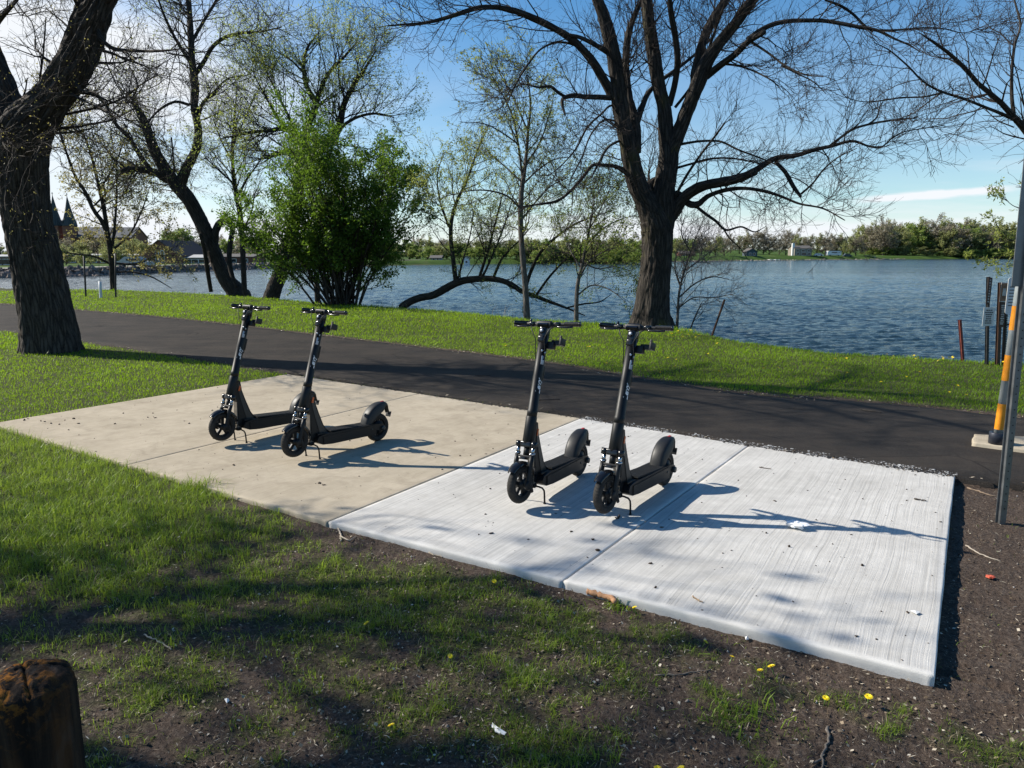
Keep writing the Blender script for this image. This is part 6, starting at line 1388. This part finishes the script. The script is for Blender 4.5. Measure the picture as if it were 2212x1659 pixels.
# dark seed clusters and crumbs on the concrete
def crumbs():
    rs = np.random.RandomState(5); g = Geo(); bm = bmesh.new(); bmesh.ops.create_icosphere(bm, subdivisions=1, radius=1); V0 = np.array([v.co[:] for v in bm.verts]); T0 = np.array([[v.index for v in f.verts] for f in bm.faces]); bm.free()
    pts = [gpix(x, y)[:2] for x, y in ((52, 908), (60, 905), (88, 910), (97, 911), (148, 929), (160, 905), (170, 915), (248, 916), (320, 902), (335, 903), (408, 915), (470, 880), (510, 905), (128, 917), (110, 915), (140, 908), (330, 893), (266, 893), (505, 1005), (690, 1045), (700, 1048), (955, 1015), (1062, 1153), (1280, 1166), (1407, 1218), (1415, 1270), (1862, 1222), (1850, 1375), (1705, 1182), (1430, 1140), (1290, 1190))]
    s = [.012] * len(pts)
    while len(pts) < 520:
        u, v = rs.rand(2); k = rs.randint(4); q = PL[k] * (1 - u) + PL[k + 1] * u; w = PB[k] * (1 - u) + PB[k + 1] * u; pts.append(q * (1 - v * .97 - .015) + w * (v * .97 + .015)); s.append(.0025 + .006 * rs.rand() ** 3)
    pts = np.array(pts); s = np.array(s); n = len(pts); V = V0[None] * (1 + .4 * rs.randn(n, 12, 1)) * (s[:, None, None] * (.4 + .9 * rs.rand(n, 1, 3)) * [1, 1, .6]) + np.column_stack([pts, s * .3])[:, None]
    T = T0[None] + np.arange(n)[:, None, None] * 12; g.add(V.reshape(-1, 3), None, T.reshape(-1, 3)); tag(g.build('seed_debris', plain('dark_debris', (.045, .03, .02), .9, var=.4, sc=30)), 'dark seeds and crumbs scattered on the concrete', 'debris', kind='stuff')
    # loose asphalt and white spatter along the back edge of the new pad
    for nm, col, cnt, lo, hi, lab in (('asphalt_crumbs', (.035, .032, .03), 1500, -.05, .06, 'loose asphalt crumbs along the back edge of the concrete'), ('concrete_spatter', (.45, .45, .44), 1300, .01, .13, 'pale concrete spatter on the asphalt behind the white pad')):
        pts = []; s = []
        while len(pts) < cnt:
            k = rs.choice([0, 1, 2, 3] if nm[0] == 'a' else [2, 3]); u = rs.rand(); q = PB[k] * (1 - u) + PB[k + 1] * u; d = nrm((PB[k + 1] - PB[k])[None])[0]; nn = np.array([-d[1], d[0]]); nn = nn if nn[1] > 0 else -nn
            c = noise3(q[0] * 3.5, q[1] * 3.5, 2.2 if nm[0] == 'a' else 7.7)
            if c < (-.1 if nm[0] == 'a' else .0) + .25 * rs.randn(): continue
            off = lo + (hi - lo) * rs.rand() ** (1 if nm[0] == 'a' else 1.8) ; pts.append(q + nn * off); s.append((.003 + .009 * rs.rand() ** 2) if nm[0] == 'a' else (.002 + .009 * rs.rand() ** 3))
        pts = np.array(pts); s = np.array(s); n = len(pts); fl = .7 if nm[0] == 'a' else .22
        V = V0[None] * (1 + .4 * rs.randn(n, 12, 1)) * (s[:, None, None] * (.5 + .8 * rs.rand(n, 1, 3)) * [1, 1, fl]) + np.column_stack([pts, np.full(n, -.001)])[:, None]; T = T0[None] + np.arange(n)[:, None, None] * 12
        g = Geo(); g.add(V.reshape(-1, 3), None, T.reshape(-1, 3)); tag(g.build(nm, plain(nm, col, .9, var=.3, sc=40), None, False), lab, 'debris', kind='stuff')
crumbs()
# ------------------------------------------------------------------ grass and ground litter
M_grass = leafmat('grass_blade', (.075, .150, .008), (.175, .29, .015), .48, (.40, .60, .02), .45)
M_grass_fg = leafmat('grass_blade_foreground', (.06, .10, .013), (.18, .26, .028), .45, (.40, .54, .045), .45)
M_dry = leafmat('dry_blade', (.10, .08, .045), (.30, .25, .15), .25, (.4, .33, .2), .7)
def blades(g, rng, x, y, z, h, w, lean, m=0, col=None):
    n = len(x); a = rng.rand(n) * 2 * PI; d = np.column_stack([np.cos(a), np.sin(a), np.zeros(n)]); s = np.column_stack([-np.sin(a), np.cos(a), np.zeros(n)]); b = np.column_stack([x, y, z - .006])
    s = s * np.cos(rng.rand(n) * 1.2)[:, None] + d * 0; h = h[:, None]; w = w[:, None]; l = lean[:, None]; up = np.array([0, 0, 1.0])
    m1 = b + up * h * .55 * (1 - .25 * l) + d * h * l * .22; tip = b + up * h * (1 - .45 * l) + d * h * l * .8
    V = np.stack([b - s * w / 2, b + s * w / 2, m1 + s * w * .42, m1 - s * w * .42, tip], 1); i = np.arange(n)[:, None] * 5
    g.add(V.reshape(-1, 3), i + np.array([0, 1, 2, 3]), i + np.array([3, 2, 4]), m, None, np.repeat(rng.rand(n) if col is None else col, 5))
def scatter(rng, n, r0, r1, a0, a1, p):
    u = rng.rand(n)
    if abs(p - 2) < 1e-6: r = r0 * (r1 / r0) ** u
    else: e = 2 - p; r = (r0 ** e + u * (r1 ** e - r0 ** e)) ** (1 / e)
    a = rng.uniform(a0, a1, n); return np.sin(a) * r, np.cos(a) * r, r, a
def lawn():
    rng = np.random.RandomState(77); x, y, r, a = scatter(rng, 620000, 5.2, 42, -.78, .78, 2.0)
    z, gr, fg, bey, slab, path, s, s2 = ground_info(x, y); sr = shore_r(a)
    k = (~fg) & (~slab) & (~path) & (rng.rand(len(x)) < gr) & (r < sr + .25); x, y, z, r, gr, bey, sr = x[k], y[k], z[k], r[k], gr[k], bey[k], sr[k]
    cl = fbm(x * .5, y * .5, 3.3, 4, .6); c2 = fbm(x * 2.2, y * 2.2, 6.1, 3); n = len(x)
    h = (.045 + .022 * cl + .030 * np.clip(c2, 0, 1) + .014 * rng.randn(n)).clip(.02, .2) * (1 + .35 * (r > 16)); h = h * np.where(bey & (sr - r < .5), 1.25 + .5 * np.clip(c2, 0, 1), 1) * (.55 + .45 * gr)
    w = .0032 * np.maximum(1, r / 4.5); g = Geo(); tall = rng.rand(n) < .004; h = np.where(tall, h * 1.9, h)
    blades(g, rng, x, y, z, h, w, .35 + .6 * rng.rand(n), 0, np.clip(.45 + 1.3 * cl + .7 * c2 + .22 * rng.randn(n), 0, 1))
    kk = rng.rand(n) < .035; blades(g, rng, x[kk], y[kk], z[kk], h[kk] * .7, w[kk] * .8, .9 + .5 * rng.rand(kk.sum()), 1)
    o = g.build('lawn_grass', [M_grass, M_dry], None, False); tag(o, 'bright green mown lawn beside the path', 'grass', kind='stuff')
def foreground():
    rng = np.random.RandomState(78); x, y, r, a = scatter(rng, 560000, 1.5, 9, -.95, .95, 1.5)
    z, gr, fg, bey, slab, path, s, s2 = ground_info(x, y); cl = fbm(x * 2.5, y * 2.5, 8.3, 4, .6); c3 = fbm(x * 9, y * 9, 2.3, 3, .6); tuft = noise3(x * 16, y * 16, 4.4)
    pr = np.clip(gr * 1.0 - .10 + .5 * c3 + .3 * tuft * (gr > .3), .02, 1) ** 1.5; k = fg & (rng.rand(len(x)) < pr); x, y, z, r, gr, cl, c3, s, tuft = [v[k] for v in (x, y, z, r, gr, cl, c3, s, tuft)]; n = len(x)
    lush = sstep(-x, .2, 2.6) * sstep(y, 2.4, 4.2); lush = np.maximum(lush, sstep(x, 3.2, 3.6))
    h = (.018 + .024 * gr + .03 * np.clip(cl, -.4, 1) + .034 * np.clip(tuft, 0, 1) + .045 * lush + .008 * rng.randn(n)).clip(.008, .15); h = np.where(rng.rand(n) < .012, h * 1.8, h)
    g = Geo(); w = (.0022 + .0016 * rng.rand(n)) * (1 + .25 * lush); w = np.where(rng.rand(n) < .03, w * 2.2, w); dr = rng.rand(n) < .16 * (1 - lush); h = h * 1.15; col = np.clip(.45 + .8 * cl + .25 * lush + .32 * rng.randn(n), 0, 1); le = .4 + .9 * rng.rand(n)
    for k_, m_ in ((~dr, 0), (dr, 1)): blades(g, rng, x[k_], y[k_], z[k_], h[k_], w[k_], le[k_], m_, col[k_])
    o = g.build('foreground_grass', [M_grass_fg, M_dry], None, False); tag(o, 'thin patchy grass over bare soil in front of the concrete', 'grass', kind='stuff')
    # dry thatch, straw and crumbled leaves
    x, y, r, a = scatter(rng, 210000, 1.5, 9, -.95, .95, 1.6); z, gr, fg, bey, slab, path, s, s2 = ground_info(x, y); c = fbm(x * 2.2, y * 2.2, 15.3, 4, .6); k = fg & (rng.rand(len(x)) < np.clip(.45 + .9 * c + .15 * gr, .10, 1)); x, y, z, c = x[k], y[k], z[k], c[k]; n = len(x)
    t = rng.rand(n) * 2 * PI; L = .006 + .028 * rng.rand(n) ** 2; d = np.column_stack([np.cos(t), np.sin(t), .25 * rng.randn(n)]); sd = np.column_stack([-np.sin(t), np.cos(t), .4 * rng.randn(n)]); ww = (.0006 + .0012 * rng.rand(n) ** 2) ; lf = rng.rand(n) < .10; ww = np.where(lf, .003 + .005 * rng.rand(n), ww); L = np.where(lf, .008 + .012 * rng.rand(n), L)
    b = np.column_stack([x, y, z + .003 + .008 * rng.rand(n)]); d = d * L[:, None]; sd = sd * ww[:, None]; V = np.stack([b - d / 2, b + sd, b + d / 2, b - sd], 1); g = Geo(); col = np.clip(rng.rand(n) ** 1.3, 0, 1); g.add(V.reshape(-1, 3), np.arange(4 * n).reshape(-1, 4), None, 0, None, np.repeat(col, 4))
    m = MB('dry_litter'); m.set(m.ramp(m.attr('vr', 'Fac'), [(0, (.03, .02, .013)), (.4, (.12, .088, .055)), (.75, (.28, .22, .15)), (1, (.6, .54, .43))]), .85, spec=.2); tag(g.build('dry_litter', m.mat, None, False), 'dry straw and crumbled leaves on the foreground soil', 'litter', kind='stuff')
    # soil clods and pebbles
    x, y, r, a = scatter(rng, 26000, 1.5, 8, -.95, .95, 1.6); z, gr, fg, bey, slab, path, s, s2 = ground_info(x, y); k = fg & (rng.rand(len(x)) < 1.15 - gr); x, y, z = x[k], y[k], z[k]; n = len(x); sz = .0015 + .006 * rng.rand(n) ** 4
    V0 = np.array([[1, 0, 0], [-1, 0, 0], [0, 1, 0], [0, -1, 0], [0, 0, 1], [0, 0, -1.]]); T0 = np.array([[0, 2, 4], [2, 1, 4], [1, 3, 4], [3, 0, 4], [2, 0, 5], [1, 2, 5], [3, 1, 5], [0, 3, 5]]); V = V0[None] * (sz[:, None, None] * (.6 + .8 * rng.rand(n, 1, 3))) + .25 * sz[:, None, None] * rng.randn(n, 6, 3) + np.column_stack([x, y, z + sz * .3])[:, None]
    g = Geo(); g.add(V.reshape(-1, 3), None, (T0[None] + np.arange(n)[:, None, None] * 6).reshape(-1, 3), 0, None, np.repeat(rng.rand(n), 6)); m = MB('clods'); m.set(m.ramp(m.attr('vr', 'Fac'), [(0, (.03, .021, .015)), (.8, (.10, .075, .057)), (.93, (.25, .22, .19)), (1, (.5, .48, .45))]), .9, spec=.2); tag(g.build('soil_clods', m.mat, None, True), 'small clods and pebbles on the foreground soil', 'soil', kind='stuff')
def edge_litter():
    rng = np.random.RandomState(55); n = 14000; i = rng.randint(0, 299, n); u = rng.rand(n)[:, None]; far = rng.rand(n) < .8
    P = np.where(far[:, None], PFs[i] * (1 - u) + PFs[i + 1] * u, PNs[i] * (1 - u) + PNs[i + 1] * u); P = P + rng.randn(n, 2) * np.where(far, .085, .03)[:, None] * (1 + .05 * P[:, 1:2].clip(0, 20))
    k = (P[:, 1] > 3) & (P[:, 1] < 26) & (noise3(P[:, 0] * 1.3, P[:, 1] * 1.3, 3.3) > -.25); P = P[k]; n = len(P); pa = inpoly(P[:, 0], P[:, 1], PATHPOLY) | inpoly(P[:, 0], P[:, 1], SLAB); z = np.where(pa, .002, ground_info(P[:, 0], P[:, 1])[0] + .012)
    r = np.hypot(P[:, 0], P[:, 1]); t = rng.rand(n) * 6.28; L = (.008 + .03 * rng.rand(n) ** 2) * (1 + r / 25); w = L * (.12 + .3 * rng.rand(n)); d = np.column_stack([np.cos(t), np.sin(t), .2 * rng.randn(n)]) * L[:, None]; s = np.column_stack([-np.sin(t), np.cos(t), .3 * rng.randn(n)]) * w[:, None]; b = np.column_stack([P, z + .002])
    g = Geo(); g.add(np.stack([b - d / 2, b + s / 2, b + d / 2, b - s / 2], 1).reshape(-1, 3), np.arange(4 * n).reshape(-1, 4), None, 0, None, np.repeat(rng.rand(n), 4)); tag(g.build('edge_litter', bpy.data.materials['dry_litter'], None, False), 'brown leaf crumbs and grit along the edges of the asphalt path', 'litter', kind='stuff')
lawn(); foreground(); edge_litter()
def tuft(px, py, n, h, label, seed, z=-.05, spread=.1, wide=.005):
    rng = np.random.RandomState(seed); p = onground(px, py, z); g = Geo(); x, y = spread * .5 * rng.randn(n), spread * .5 * rng.randn(n) * .7
    blades(g, rng, x, y, np.zeros(n), h * (.5 + .7 * rng.rand(n)), np.full(n, wide) * (.6 + .7 * rng.rand(n)), .4 + 1.1 * rng.rand(n), 0, np.clip(.5 + .25 * rng.randn(n), 0, 1)); o = g.build('grass_tuft', [M_grass_fg], None, False); o.location = tuple(p); tag(o, label, 'grass tuft')
tuft(428, 1058, 190, .15, 'tall spiky grass tuft at the front edge of the tan concrete', 1, spread=.17)
tuft(1605, 1545, 120, .08, 'broad bladed grass tuft on the bare soil at lower right', 2, z=-.04, spread=.16, wide=.006)
tuft(1000, 1290, 60, .06, 'grass tuft below the white concrete near its joint with the tan', 3, z=-.04, spread=.1)
tuft(285, 1015, 60, .09, 'thin grass tuft beside the joint of the tan concrete', 4, z=-.03, spread=.16, wide=.003)
tuft(1330, 1312, 70, .07, 'dark green leafy tuft beside the torn wood chunk', 5, z=-.05, spread=.1, wide=.006)
def reeds():
    rng = np.random.RandomState(8); g = Geo(); a = rng.uniform(-.5, .02, 900); sr = shore_r(a) + rng.uniform(.3, 1.6, 900); x, y = np.sin(a) * sr, np.cos(a) * sr; c = noise3(x * .8, y * .8, 1) + .9 * np.exp(-((a + .165) / .035) ** 2) + .2; k = c > .12; x, y = x[k], y[k]; n = len(x); z = ground_info(x, y)[0]
    blades(g, rng, x, y, z, .45 + .55 * rng.rand(n), np.full(n, .012), .15 + .5 * rng.rand(n)); tag(g.build('dry_reeds', [M_dry], None, False), 'thin line of dry pale reeds at the water edge', 'reeds', kind='stuff')
reeds()
